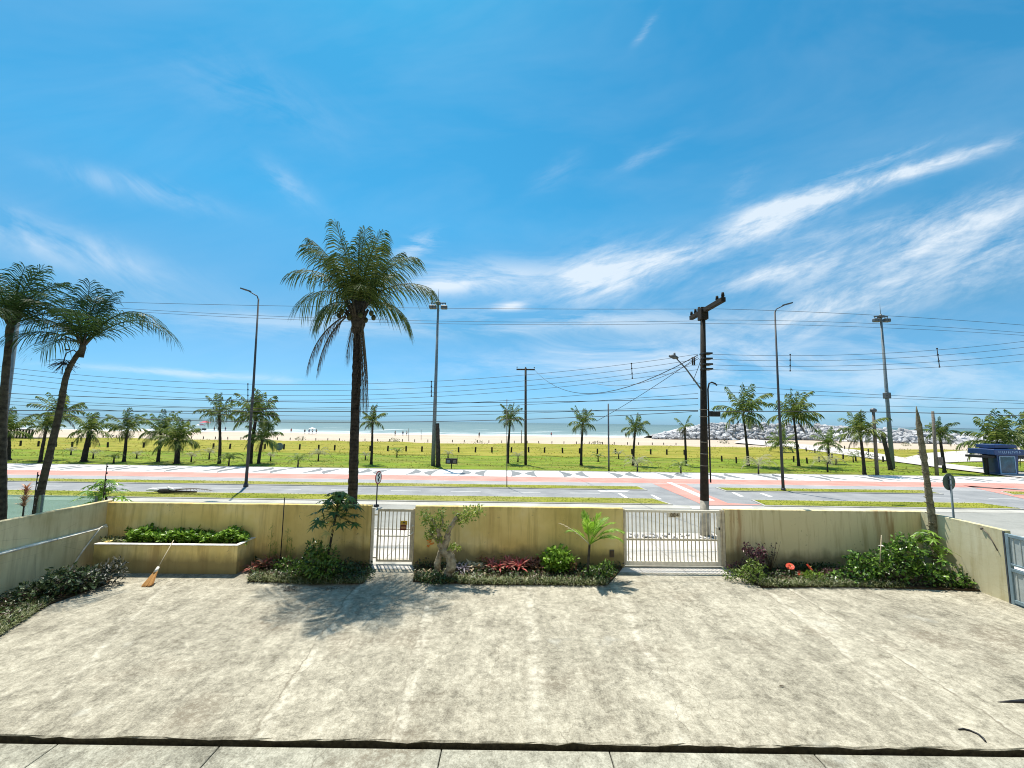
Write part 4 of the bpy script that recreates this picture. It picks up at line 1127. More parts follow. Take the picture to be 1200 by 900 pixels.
bromel('cream-coloured broad-leaved bromeliad in the middle bed',552,672,[(0,.1,.05,1.1),(.2,.1,.05,1),(-.15,.0,0,.8),(.45,.05,0,.8)],m_cream,65,.32,.085,n=12)
bromel('vivid red bromeliads in the centre of the middle bed',586,672,[(0,0,.12,1),(.32,.05,.14,1.1),(-.25,.08,.12,1.0),(.6,.0,.12,1.2),(.2,.25,.2,1),(.75,.25,.2,.9)],m_redb,66,.27,.06,n=26)
bromel('pinkish bromeliads fringing the red ones in the middle bed',590,668,[(-.45,.15,.12,1.0),(.1,.42,.25,1.1),(.9,.15,.12,1.0),(.45,.45,.25,1.0),(1.1,.3,.2,.9),(-.7,.35,.2,.9)],m_pinkb,67,.25,.05,n=22)
shrub('purple_shrub','dark purple shrub against the wall behind the red bromeliads','bush',562,664,[(0,.25,.3,.38,.2,.28,380,.09,.6)],m_purple,68)
bromel('brownish pink bromeliads left of the lettuce-green bush',632,672,[(0,.05,.03,1),(.2,.1,.06,.9),(-.2,.15,.05,1),(0,.3,.12,.9)],m_brownp,69,.3,.055,n=14)
shrub('lettuce_green_bush','round lettuce-green bush in the middle bed','bush',655,674,[(0,.2,.38,.48,.36,.32,900,.12,.8)],m_bgreen,70)
shrub('pink_tipped_plant','small green plant with reddish tips right of the lettuce-green bush','plant',669,674,[(0,.1,.2,.2,.18,.16,120,.08,.6)],m_brownp,71)
shrub('dark_groundcover','shaded low greenery around the foot of the young fan palm','plant',700,681,[(0,.15,.16,.4,.3,.17,450,.08,.5),(.35,.25,.25,.28,.25,.22,260,.08,.5)],m_green,72)
# young fan palm
r=random.Random(81); b=ground(688,678); Y=b.y; root=thing('young_fan_palm','young bright green fan palm beside the wide gate','palm tree',(b.x,b.y,0))
tp=lp(690,637)
tp=Vector((at(691,638,Y).x-b.x,0,at(691,638,Y).z)); mb=trunk_mb([(0,0,0),(tp.x*.5,0,tp.z*.5),tp],.045,.032,r,8,14,1.3,.05); mb.build('trunk',m_gbark,root)
def fan(mb,o,d,L,pw,r,n=22,stalk=.25,spread=1.35,up=Vector((0,0,1))):
    d=d.normalized(); c=o+d*stalk; mb.cur=0; mb.tube([o,c],[.018,.012],5,cap=False)
    s=d.cross(up).normalized(); nr=s.cross(d)
    for i in range(n):
        a=-spread+2*spread*i/(n-1); q=(d*math.cos(a)+s*math.sin(a)+nr*.12*math.cos(a*2)).normalized()
        l=L*(1-.25*abs(a)/spread)*r.uniform(.9,1.05); w=pw; sd=q.cross(nr).normalized()
        m1=c+q*l*.55; t=c+q*l-Vector((0,0,.22*l))
        mb.add([c,m1+sd*w,t,m1-sd*w],[(0,1,2,3)])
c=MB()
for az,el,L,dr in ((200,80,1.0,.5),(250,66,.95,.7),(-35,60,1.0,1.0),(-15,48,1.05,1.2),(8,30,1.0,1.2),(-50,74,1.0,.6),(100,70,.9,.8),(150,48,.7,1.2),(25,62,.95,1.0)):
    frond(c,tp,R(az),R(el),L,dr,26,.36,.052,r,Vector((0,0,0)),.35,.35,.014,.30,plume=.75)
c.build('crown',leafm('fan_palm_leaf',[(.15,.32,.02),(.26,.46,.04),(.42,.56,.12)],.5,.45),root)
d=MB(); frond(d,tp,R(178),R(42),1.1,.5,12,.14,.03,r,Vector((0,0,0)),.3,.2,.014,.4); d.build('dry_frond',m_cream,root)

# right bed
r=random.Random(90)
shrub('purple_shrub','dark purple bush left of the red flowers in the right bed','bush',890,677,[(0,.2,.45,.28,.22,.32,260,.09,.6),(-.2,.25,.75,.12,.12,.16,70,.09,.6),(.2,.2,.7,.15,.15,.15,60,.08,.6),(-.5,.3,.15,.35,.2,.2,220,.08,.5)],m_purple,91)
mb=MB()
for k in range(26):
    a=r.uniform(-.9,.9); L=r.uniform(.5,1.0); e=Vector((math.sin(a)*L*.5,r.uniform(-.1,.1),L)); mb.tube([(0,0,0),e*.5+Vector((.03,0,0)),e],[.008,.006,.003],4)
    for q in range(3): tri_leaf(mb,e*r.uniform(.6,1),rdir(r),.07,.02,rdir(r))
b=ground(903,672); o=thing('dry_twig_bush','dry brown twiggy plant beside the purple bush','plant',(b.x,b.y,.03)); mb.build('twigs',m_dead,o)
shrub('trimmed_green_bush','low trimmed green bush at the left end of the right bed','bush',888,686,[(-.1,.15,.22,.45,.3,.24,520,.07,.5),(.1,.3,.42,.25,.2,.2,200,.08,.5),(-.55,.35,.15,.3,.25,.16,220,.07,.5)],leafm('olive_green_leaf',[(.08,.14,.02),(.14,.22,.03),(.20,.27,.05)],.45,.3),92)
def redflower(x,y,label,seed,tilt):
    r=random.Random(seed); p=at(x,y,ground(x,676).y); b=Vector((p.x,p.y,.03)); root=thing('red_flower',label,'flower',b)
    hz=p.z-.03; mb=MB(); mb.tube([(0,0,0),(.01,0,hz*.5),(0,0,hz)],[.009,.008,.007],5); mb.build('stem',m_green,root)
    c=MB(); R_=.115
    n=14; up=Vector((tilt,-.55,.75)).normalized(); u=up.cross(Vector((0,0,1))).normalized(); v=u.cross(up)
    for ring in range(2):
        for i in range(6):
            a=i*6.28/6+ring*.5; d=(u*math.cos(a)+v*math.sin(a)+up*(.25+.3*ring)).normalized(); q=Vector((0,0,hz)); s=up.cross(d).normalized()
            c.add([q,q+d*R_*.5+s*.075,q+d*R_+s*.045-up*.02,q+d*R_*1.08-up*.03,q+d*R_-s*.045-up*.02,q+d*R_*.5-s*.075],[(0,1,2,3,4,5)])
    c.build('petals',leafm('coral_petal_%d'%seed,[(.75,.10,.05),(.82,.16,.09)],.4,.3),root)
    y_=MB(); y_.tube([Vector((0,0,hz)),Vector((0,0,hz))+up*.09],[.014,.008],5); y_.build('stamen',m_yellow,root)
redflower(926,664,'large coral red flower, leftmost of the three in the right bed',301,-.2)
redflower(938,673,'coral red flower lowest of the three in the right bed',302,.1)
redflower(948,665,'narrow coral red flower, rightmost of the three in the right bed',303,.8)
shrub('green_clump','yellow-green strap clump below the red flowers','plant',955,684,[(0,.05,.15,.35,.2,.14,300,.10,.25)],leafm('yellow_green',[(.13,.24,.02),(.22,.32,.04)],.45,.3),93)
shrub('dark_groundcover','dark low plants behind the red flowers along the wall','plant',960,674,[(-.5,.2,.12,.5,.25,.16,420,.08,.5),(.4,.2,.12,.6,.25,.14,420,.08,.5)],m_dkgreen,94)
shrub('purple_groundcover','purplish low plants between the red flowers and the green creeper','plant',985,680,[(0,.1,.12,.7,.3,.16,620,.07,.5)],leafm('purplish_mix',[(.09,.03,.05),(.16,.06,.08),(.05,.07,.02),(.11,.12,.03)],.45,.2),95)
shrub('creeper_mass','big green creeper mass climbing round the dead palm trunk','creeper',1060,687,[(-.9,.3,.32,.6,.4,.30,520,.10,.7),(-1.1,.35,.62,.25,.2,.2,110,.10,.7),(-.25,.3,.42,.7,.4,.42,780,.11,.7),(.0,.3,.85,.3,.25,.25,190,.11,.7),(.45,.3,.75,.42,.3,.40,420,.11,.7),(.35,.3,1.15,.28,.22,.25,150,.11,.7),(.9,.15,.28,.55,.35,.28,480,.10,.7),(1.55,.0,.18,.55,.3,.2,330,.10,.7),(2.2,-.1,.13,.4,.22,.14,180,.10,.7),(-1.6,.2,.13,.5,.35,.16,300,.09,.6)],leafm('creeper_leaf',[(.02,.05,.010),(.05,.12,.015),(.13,.26,.03),(.24,.40,.07)],.35,.25,.5),96)
papaya('papaya_tree','young papaya plant with bright leaves on top of the creeper mass',1086,640,0,1086,634,18,.6,.26,m_bgreen,97,.7,.03,0,stemmat=m_green)
st=MB(); p0=ground(1029,684); p1=at(1033,627,p0.y); st.tube([Vector((0,0,0)),(p1-p0)*.5+Vector((.01,0,0)),p1-p0],[.018,.016,.013],6)
tag(st.build('bamboo_stick',m_stick,loc=p0),'pale bamboo stick standing in the right garden bed','stick')
r=random.Random(4); mb=MB()
b=ground(1150,688)
for k in range(14):
    x=r.uniform(-.55,.1); z=.95-.9*abs(x)+r.uniform(-.1,.1); tri_leaf(mb,Vector((x,.1,z)),rdir(r),.09,.03,rdir(r))
mb.tube([(0,.05,0),(-.05,.1,.45),(-.25,.12,.75),(-.6,.12,.95)],[.01,.008,.006,.004],4)
o=thing('wild_shoot','thin pale shoot arching before the cream side wall','plant',(b.x,b.y,0)); mb.build('shoot',m_lime,o)

# planter plants
def planterpts(x,y): 
    # point on planter soil plane
    p=ground(x,y,HP-.05); return p
def tray(name,label,x0,x1,y0,y1,n,L,asp,mat,seed,hh):
    r=random.Random(seed); pc=planterpts((x0+x1)/2,(y0+y1)/2); root=thing(name,label,'plants',pc); c=MB(); s=MB()
    for k in range(n):
        p=planterpts(r.uniform(x0,x1),r.uniform(y0,y1))-pc; lump=.45+.55*abs(math.sin(p.x*2.6+seed))*(.7+.3*math.sin(p.x*7.3)); z=r.uniform(0,hh)*lump*1.25; p.z=0
        d=rdir(r,-.1); l=L*r.uniform(.6,1.3); tri_leaf(c,p+Vector((0,0,z)),d,l,l*asp*.5,(Vector((0,0,1))+rdir(r)*.6),.1)
        if k%9==0: pass
    c.build('foliage',mat,root); return root
tray('planter_plants','leafy green plants filling the middle of the raised planter',148,246,628,637,3200,.13,.65,m_bgreen,201,.34)
tray('planter_plants','bright lettuce-like ground cover at the right end of the raised planter',247,290,627,637.5,2400,.10,.8,m_bgreen,202,.34)
tray('planter_weeds','sparse pale weeds at the left end of the raised planter',118,146,632,637,260,.08,.5,m_cream if False else m_mondo,203,.10)
r=random.Random(205); pc=planterpts(211,629); o=thing('tall_weed','taller wispy weed rising from the raised planter','plant',pc); mb=MB()
for k in range(70): 
    z=r.uniform(.1,.75); tri_leaf(mb,Vector((r.gauss(0,.10*(1.1-z)),r.gauss(0,.06),z)),rdir(r),.09,.022,rdir(r))
mb.tube([(0,0,0),(.02,0,.75)],[.01,.004],5); mb.build('stem',m_green,o)
# left bed shrubs
shrub('pale_leaved_shrub','leafy shrub with pale highlights beside the low grey wall','bush',52,703,[(.15,.25,.36,.42,.42,.34,420,.12,.55),(-.3,-.1,.2,.35,.35,.2,180,.12,.5),(.5,.5,.3,.35,.35,.25,200,.12,.5)],leafm('pale_green_leaf',[(.01,.03,.01),(.03,.06,.02),(.03,.05,.02),(.08,.13,.04),(.26,.32,.16)],.45,.15,.4),211)
shrub('variegated_shrub','dark variegated shrub in the corner before the planter','bush',104,690,[(0,0,.26,.42,.42,.28,420,.13,.35),(.35,.3,.32,.28,.3,.34,240,.14,.3),(-.4,-.2,.18,.35,.35,.2,200,.12,.35)],m_varieg,212)
r=random.Random(213); mb=MB(); pa=Vector(G2(0,745)); pb2=Vector(G2(60,706))
for _ in range(3800):
    q=pa.lerp(pb2,r.uniform(-.25,1)); nrm=Vector((-(pb2-pa).y,(pb2-pa).x)).normalized(); q=q+nrm*r.uniform(-.02,.42)
    blade(mb,(q.x,q.y,.02),r.uniform(0,6.28),r.uniform(.6,1.4),r.uniform(.08,.2),.02,1.4,3)
tag(mb.build('border_grass',m_mondo),'clipped mossy green border along the left garden bed','border plants',kind='stuff')
r=random.Random(214); mb=MB()
for _ in range(2200):
    p=ground(r.uniform(420,440) if r.random()<.5 else r.uniform(60,130), r.uniform(672,684)); 
    if p.x<-9.5: p=p+Vector((0,0,0))
    tri_leaf(mb,Vector((p.x,p.y,r.uniform(.03,.1))),rdir(r,-.1),.06,.02,Vector((0,0,1)))
r=random.Random(231); mb=MB()
for _ in range(5200):
    x=r.uniform(XLW+.15,XLW+3.2); y=r.uniform(7.5,WA.y-.9)
    if not inpoly(x,y,lb): continue
    tri_leaf(mb,Vector((x,y,r.uniform(.04,.16))),rdir(r,-.1),.09,.022,Vector((0,0,1))+rdir(r)*.7)
tag(mb.build('ground_cover',m_cover),'dark ground cover along the foot of the low grey wall','ground cover',kind='stuff')
# neighbour yard: croton, glass fence, posts
r=random.Random(221); b=at(27,600,13.3); b.z=0; root=thing('croton_shrub','pinkish brown croton shrub seen over the left wall','bush',b); hc=at(27,585,13.3).z
s=MB(); s.tube([(0,0,0),(.02,0,hc*.5),(0,0,hc)],[.03,.025,.02],6); s.build('stem',m_dbark,root)
c=MB(); 
for k in range(60): blade(c,(0,0,hc-.25+.65*r.random()),r.uniform(0,6.28),r.uniform(.5,1.3),r.uniform(.2,.38),.05,.8,3)
c.build('foliage',m_croton,root)
gf=thing('glass_fence','green-tinted glass fence of the neighbour left of the courtyard','fence',(WA.x-.2,WA.y+.1,0),math.pi)
zg=at(60,580.5,WA.y+.1).z
for i in range(6):
    mb=MB(); mb.bbox(.3+i*1.75,.3+i*1.75+1.70,-.006,.006,.06,zg,.002); mb.build('glass_panel',m_glass,gf)
for i in range(7):
    mb=MB(); mb.bbox(.25+i*1.75,.30+i*1.75,-.03,.03,0,zg+.01,.004); mb.build('post',m_galv,gf)
# electric fence posts
def efence(x,yb,yt,Y,label):
    b=at(x,yb,Y); z=b.z; t=at(x,yt,Y).z-z; o=thing('electric_fence_post',label,'fence post',b); mb=MB(); mb.tube([(0,0,0),(0,0,t)],.013,6); mb.build('rod',m_black,o)
    i_=MB()
    for k in range(5): i_.ball((.02,0,t*(.15+.19*k)),.028,7,5,(1,1,1.2))
    i_.build('insulator',m_black,o)
efence(38.5,600,553,12.2,'black electric fence post with insulators above the left wall')
efence(121,584,543,12.75,'black electric fence post with insulators at the left wall corner')

# ------------------------------------------------------------------ masts and poles
def mast(xb,yb,xt,yt,label,r0,r1,arm,mat,sleeve=None):
    b=ground(xb,yb); Y=b.y; tz=at(xt,yt,Y).z; o=thing('floodlight_mast',label,'floodlight mast',b)
    mb=MB(); mb.tube([(0,0,0),(0,0,tz*.35),(0,0,tz)],[r0,r0*.8,r1],12); mb.build('pole',mat,o)
    mb=MB(); mb.tube([(0,0,tz),(0,0,tz+1.3)],[.03,.015],6); mb.build('lightning_rod',mat,o)
    mb=MB(); mb.tube([(-arm,0,tz-.3),(arm,0,tz-.3)],.07,6); mb.bbox(-.25,.25,-.25,.25,tz-.45,tz-.2,.02); mb.build('crossarm',m_dgalv,o)
    for sx_ in (-arm*.9,-arm*.45,arm*.6,arm*.95):
        mb=MB(); mb.bbox(sx_-.2,sx_+.2,-.28,.2,tz-.98,tz-.58,.05); mb.tube([(sx_,0,tz-.62),(sx_,0,tz-.3)],.04,5); mb.build('floodlight',m_dgalv,o)
    if sleeve:
        mb=MB(); mb.bbox(-r0*1.15,r0*1.15,-r0*1.15,r0*1.15,sleeve,sleeve+.7,.05); mb.build('junction_box',m_dgalv,o)
    return o
mast(507.5,545.5,511,352,'middle floodlight mast beside the black palm stump',.24,.11,.85,m_galv)
mast(1046,549,1033,368,'right floodlight mast beside the leaning bare trunk',.24,.11,.8,m_galv,8.0)
mast(-3,549,23,345,'blue-grey floodlight mast partly hidden by the tall left palm',.26,.14,.9,m_galv)
def lamp(xb,yb,xt,yt,dx,dzpx,label):
    b=ground(xb,yb); Y=b.y; T=at(xt,yt,Y); tz=T.z; o=thing('street_lamp',label,'street lamp',b)
    mb=MB(); mb.tube([(0,0,0),(0,0,.25)],[.16,.14],10); mb.tube([(0,0,.2),(0,0,tz*.5),(T.x-b.x,0,tz)],[.10,.08,.05],10); mb.build('pole',m_lamp,o)
    t=Vector((T.x-b.x,0,tz)); e=t+Vector((dx,0,dzpx)); mb=MB(); mb.tube([t-Vector((0,0,.1)),t+Vector((dx*.15,0,dzpx*.35)),e],[.045,.04,.035],7); mb.build('arm',m_lamp,o)
    mb=MB(); s=1 if dx>0 else -1
    pr=[(0,.08),(.15,.14),(.6,.15),(.85,.05)]; vs=[];fs=[]
    for u,w in pr:
        q=e+Vector((s*u*.9-s*.15,0,(u-.1)*dzpx*.5)); vs+=[q+Vector((0,-w,-.04)),q+Vector((0,w,-.04)),q+Vector((0,w*.7,.05)),q+Vector((0,-w*.7,.05))]
    for i in range(3):
        for k in range(4): fs.append((i*4+k,i*4+(k+1)%4,i*4+4+(k+1)%4,i*4+4+k))
    fs+=[(3,2,1,0),(12,13,14,15)]; mb.add(vs,fs); mb.build('lamp_head',m_lamp,o)
lamp(288,570.5,303,350,-.75,.55,'tall curved-arm street lamp on the left grass verge')
lamp(918,575.8,908,365,.75,.5,'tall curved-arm street lamp on the right grass verge')

def pole(xb,yb,xt,yt,r0,label,mat,name='lawn_pole',cat='pole',extra=None,z0=0):
    b=ground(xb,yb); T=at(xt,yt,b.y)-b; o=thing(name,label,cat,b); mb=MB(); mb.tube([(0,0,-.05),T*.5,T],[r0,r0*.9,r0*.75],9); mb.build('shaft',mat,o)
    if extra: extra(o,T,b)
    return o
def tbar(o,T,b):
    mb=MB(); mb.bbox(T.x-1.05,T.x+1.05,-.06,.06,T.z-.28,T.z-.12,.01); mb.build('crossarm',m_wood,o)
    for k in (-.98,-.0,.98):
        mb=MB(); mb.tube([(T.x+k,0,T.z-.12),(T.x+k,0,T.z+.02)],[.02,.02],5); mb.ball((T.x+k,0,T.z+.06),.07,7,5); mb.build('insulator',m_dgalv,o)
pole(616,544.5,616,431,.16,'dark wooden T-shaped utility pole on the lawn',m_wood,'utility_pole','utility pole',tbar)
pole(713.5,552,712.8,473,.09,'thin dark pole on the lawn between two park palms',m_dgalv)
def rtop(o,T,b): mb=MB(); mb.ball(T+Vector((0,0,.1)),.28,10,8,(1,1,.8)); mb.build('round_head',m_dgalv,o)
pole(1028,556.5,1023.5,482,.16,'grey pole with a round head beside a park palm',m_gwood,extra=rtop)
def boxon(o,T,b): 
    mb=MB(); mb.bbox(.02,.4,-.35,-.1,1.0,1.8,.03); mb.build('meter_box',m_gwood,o)
pole(1098,557,1093,482,.15,'grey concrete pole carrying a meter box at the right',m_gwood,extra=boxon)
pole(316.7+277.3,571.5,594,468,.035,'very thin pole on the narrow grass verge',m_gwood)
pole(1160,528,1159,494,.05,'thin pole before the rocks near the kiosk',m_gwood)
for x,yb,yt,k in ((479,517,502,'left'),(493.5,515,503.5,'right')): pole(x,yb,x,yt,.07,'beach volleyball pole, %s of the pair standing on the sand'%k,m_gwood,'beach_pole')
pole(611,519.5,611,504,.1,'short dark pole on the sand beside the T-shaped pole',m_gwood,'beach_pole')
# main utility pole
b=ground(826,627.5); UY=b.y; T=at(823.6,366,UY); up_=thing('utility_pole','big dark concrete utility pole with whitewashed foot outside the wide gate','utility pole',b)
t=Vector((T.x-b.x,0,T.z)); 
mb=MB(); mb.tube([t*.15,t*.6,t],[.175,.135,.10],12); mb.build('shaft',m_upole,up_)
mb=MB(); mb.tube([(0,0,-.05),(t.x*.15,0,t.z*.15+.001)],[.19,.178],12); mb.build('whitewashed_foot',m_upolew,up_)
mb=MB(); mb.bbox(t.x-.09,t.x+.09,-1.75,1.15,t.z-.05,t.z+.14,.01)
mb.bbox(t.x-.16,t.x+.16,-.2,.2,t.z-.35,t.z+.2,.02); mb.build('crossarm',m_upole,up_)
for yy in (-1.7,-1.25,.35,.7,1.1):
    mb=MB(); mb.tube([(t.x,yy,t.z+.12),(t.x,yy,t.z+.22)],.05,6); mb.tube([(t.x,yy,t.z+.18),(t.x,yy,t.z+.34)],[.07,.05],8); mb.build('insulator',m_upole,up_)
zs=[at(828,yy,UY).z for yy in (415,421,427.5,433)]
for z in zs:
    mb=MB(); mb.tube([(t.x+.15,-.05,z),(t.x+.15,-.25,z)],.03,5); mb.bbox(t.x-.16,t.x+.24,-.28,.12,z-.035,z+.035,.008); mb.build('bracket',m_black,up_)
mb=MB()
for zz in (2.9,3.4,3.9,5.0,5.3): 
    mb.tube([(t.x*zz/t.z,0,zz),(t.x*zz/t.z,0,zz+.04)],[.165,.165],12)
mb.build('band_clamps',m_gwood,up_)
# hooked conduit beside the pole
cz=at(836,448,UY).z; mb=MB(); x_=at(830.5,500,UY).x-b.x; mb.tube([(x_,.0,2.2),(x_+.02,0,cz-.3),(x_+.08,0,cz-.05),(x_+.2,0,cz),(x_+.36,0,cz-.06),(x_+.42,0,cz-.14)],.035,7); mb.build('conduit',m_black,up_)
# lamp arm
a0=Vector((t.x-.12,-.05,at(822,460,UY).z)); a1=at(795,420,UY-.2)-b; mb=MB(); mb.tube([a0,a0.lerp(a1,.7),a1+Vector((-.12,0,.03))],[.035,.032,.025],7); mb.build('lamp_arm',m_dgalv,up_)
mb=MB(); 
mb.tube([a1+Vector((-.02,0,.02)),a1+Vector((-.2,-.03,.06)),a1+Vector((-.42,-.05,.09))],[.05,.11,.05],8); mb.tube([a1+Vector((-.18,-.03,.1)),a1+Vector((-.18,-.03,.24))],[.05,.04],7); mb.build('lamp_head',m_dgalv,up_)
mb=MB()
for k in range(2): mb.tube([(t.x-.55+.08*k,-.05,zs[0]-.15),(t.x-.55+.08*k,-.05,zs[0]-.5)],.035,6); 
mb.tube([(t.x-.1,-.05,zs[0]),(t.x-.3,-.05,zs[0]-.6),(t.x-.55,-.05,zs[0]-1.2),(t.x-.2,-.05,zs[0]-1.35)],.012,5); mb.build('cable_loop',m_black,up_)
# telecom enclosure hanging on wire
pe=at(838,485,UY); mb=MB(); mb.bbox(-.22,.2,-.1,.1,-.12,.1,.03); mb.tube([(-.3,0,.08),(-.1,0,.1)],.03,5); tag(mb.build('splice_box',m_black,loc=pe),'black cable splice box hanging beside the utility pole','cable box')

m_wire=plain('weathered_cable',(.05,.05,.055),.7,.1,2)
# ------------------------------------------------------------------ wires
WG='overhead wires above the street'
def wire(pts,Y,rad,label,ext=34,x0=None,x1=None,Y1=None):
    # fit a parabola z(x) through three points seen at depth Y
    P=[at(x,y,Y if Y1 is None else Y+(Y1-Y)*i/(len(pts)-1)) for i,(x,y) in enumerate(pts)]
    (xa,za),(xb,zb),(xc,zc)=[(p.x,p.z) for p in P[:3]]; ya,yc=P[0].y,P[-1].y
    def z(x): return za*(x-xb)*(x-xc)/((xa-xb)*(xa-xc))+zb*(x-xa)*(x-xc)/((xb-xa)*(xb-xc))+zc*(x-xa)*(x-xb)/((xc-xa)*(xc-xb))
    def yv(x): return ya+(yc-ya)*(x-xa)/(xc-xa)
    X0=xa if x0 is None else x0; X1=xc if x1 is None else x1; n=26
    ctr=Vector(((X0+X1)/2,yv((X0+X1)/2),z((X0+X1)/2)))
    mb=MB(); mb.tube([Vector((X0+(X1-X0)*i/n,yv(X0+(X1-X0)*i/n),z(X0+(X1-X0)*i/n)))-ctr for i in range(n+1)],rad,4,cap=False)
    o=mb.build('power_line',m_wire,loc=ctr); tag(o,label,'wire',WG)
    return z,yv
px_=T.x
XLE,XRE=-28,27
# three high wires
arm=[UY-1.7,UY+.35,UY+1.1]
wire([(170,355),(500,361),(843,362)],UY-1.7,.0075,'topmost overhead wire left of the utility pole, highest of the three on its crossarm',x0=XLE)
wire([(843,362),(1020,369),(1200,381)],UY-1.7,.0075,'topmost overhead wire right of the utility pole, highest of the three on its crossarm',x1=XRE)
wire([(170,363),(500,376),(817,376)],UY+.35,.0075,'second highest overhead wire left of the utility pole',x0=XLE)
wire([(817,375),(1020,379),(1200,390)],UY+.35,.0075,'second highest overhead wire right of the utility pole',x1=XRE)
wire([(170,366),(500,379),(812,379)],UY+1.1,.0075,'third highest overhead wire left of the utility pole',x0=XLE)
wire([(812,379),(1020,383.5),(1200,393)],UY+1.1,.0075,'third highest overhead wire right of the utility pole',x1=XRE)
for i,(yl,ym,yp) in enumerate(((432,447,415),(438,454,421),(444,460,427.5),(451,465,433))):
    n_=('first','second','third','lowest')[i]
    wire([(20,yl),(505,ym),(818,yp)],UY-.15,.0075,'%s of the four low-voltage wires left of the utility pole'%n_,x0=XLE)
    wire([(832,yp),(1000,yp+[.5,.7,.9,1][i]),(1200,[400,407,415,423][i])],UY-.15,.0075,'%s of the four low-voltage wires right of the utility pole'%n_,x1=XRE)
for i,(pts,rad) in enumerate((([(10,461),(505,472),(818,467)],.013),([(10,466),(505,478),(818,461)],.008),([(10,481),(505,482),(818,481)],.016),([(10,474),(505,487),(818,474)],.008),([(60,487),(505,494),(818,482)],.012),([(10,470),(505,474),(818,450)],.008))):
    wire(pts,UY-.25,rad,'%s telephone cable left of the utility pole'%('thickish highest','thin second','thick black middle','thin fourth','lowest sagging','thin upper slanting')[i],x0=XLE)
for i,(pts,rad) in enumerate((([(832,450),(1000,461),(1200,470)],.008),([(832,459),(1000,465),(1200,473)],.007),([(832,470),(1000,475),(1200,479)],.007),([(832,482.5),(1000,482.5),(1200,487.5)],.017),([(1040,500),(1120,502),(1200,504)],.006))):
    wire(pts,UY-.25,rad,'%s telephone cable right of the utility pole'%('highest','thin second','thin third','thick black','faint lowest')[i],x1=XRE)
# wire from T pole and the steep stay wires
def line3(p,q,sag,rad,label,name='power_line'):
    n=18; c=(p+q)/2; mb=MB(); mb.tube([p.lerp(q,i/n)-c+Vector((0,0,-sag*4*(i/n)*(1-i/n))) for i in range(n+1)],rad,4,cap=False); tag(mb.build(name,m_black,loc=c),label,'wire',WG)
tpole=ground(616,544.5)
line3(at(626,433,tpole.y),at(818,416,UY),2.2,.02,'wire sagging from the T-shaped pole to the utility pole')
line3(at(818,418,UY),at(700,493,UY+6),.1,.012,'steep stay wire slanting down left from the utility pole')
line3(at(819,420,UY),at(700,450,UY+4),.5,.010,'black drop wire crossing the low-voltage wires')
# spacers
def spacer(x,y0,y1,Y,label,lean=0):
    p=at(x,y0,Y); q=at(x+lean,y1,Y); mb=MB(); mb.tube([p-q,Vector((0,0,0))],.016,6)
    for k in range(4): mb.ball((p-q)*(k/3),.035,6,5)
    tag(mb.build('line_spacer',m_black,loc=q),label,'line spacer','insulating spacers on the wires')
spacer(740,426,443,UY-.15,'wire spacer between the T-shaped pole and the utility pole',1)
spacer(505.5,447,464,UY-.15,'wire spacer beside the middle floodlight mast')
spacer(290.5,450,470,UY-.15,'wire spacer beside the left street lamp')
spacer(926,415.5,434.5,UY-.15,'wire spacer just right of the right street lamp')
spacer(1098,408.5,430,UY-.15,'leaning wire spacer at the far right of the wires',3)

# ------------------------------------------------------------------ signs
b=ground(441,593.5); o=thing('traffic_sign','round red-rimmed traffic sign seen obliquely above the narrow gate','traffic sign',b,R(80)); cz=at(440,559.5,b.y).z
mb=MB(); mb.tube([(0,0,0),(0,0,cz+.25)],.035,8); mb.build('pole',m_lamp,o)
mb=MB(); mb.ball((0,0,.05),.16,8,6,(1,1,.5)); mb.build('base',m_black,o)
def disc(y0,y1,r_,n=28): 
    m_=MB(); m_.tube([(0,y0,cz),(0,y1,cz)],r_,n,smooth=False); return m_
disc(-.045,-.06,.36).build('rim',m_signr,o); disc(-.0605,-.064,.29).build('face',m_signw,o)
mb=MB(); mb.tube([(.1,-.068,cz+.2),(-.09,-.068,cz+.12),(.08,-.068,cz-.0),(-.06,-.068,cz-.1),(.02,-.068,cz-.2)],.035,6); mb.build('symbol',m_black,o)
b=at(1117,600,14.6); b.z=0; o=thing('traffic_sign','round traffic sign seen from its grey back behind the right side wall','traffic sign',b,R(12)); cz=at(1115.5,565,b.y).z; x_=at(1115.5,565,b.y).x-b.x
mb=MB(); mb.tube([(0,0,0),(0,0,cz+.2)],.032,8); mb.build('pole',m_galv,o)
mb=MB(); mb.tube([(0,.035,cz),(0,.05,cz)],.30,28,smooth=False); mb.build('disc',m_signg,o)
mb=MB(); mb.bbox(-.05,.05,-.04,.034,cz-.12,cz-.08,.004); mb.bbox(-.05,.05,-.04,.034,cz+.08,cz+.12,.004); mb.build('clamp',m_galv,o)
# board with two panels
b=ground(529,549); o=thing('information_board','low dark information board with two panels on the lawn','information board',b); s=b.y/F_PX
zb=at(529,543.5,b.y).z; ztt=at(529,537,b.y).z
mb=MB(); mb.tube([(0,0,0),(0,0,ztt)],.05,6); mb.build('post',m_black,o)
for sg in (-1,1):
    cx=sg*3.6*s; mb=MB(); mb.bbox(cx-3.3*s,cx+3.3*s,-.05,0,zb,ztt,.02); mb.build('panel',m_black,o)
    mb=MB(); mb.bbox(cx-2*s,cx+1.8*s,-.06,-.052,zb+.08,zb+(ztt-zb)*.72,.003); mb.build('notice',m_galv if sg<0 else m_gwood,o)
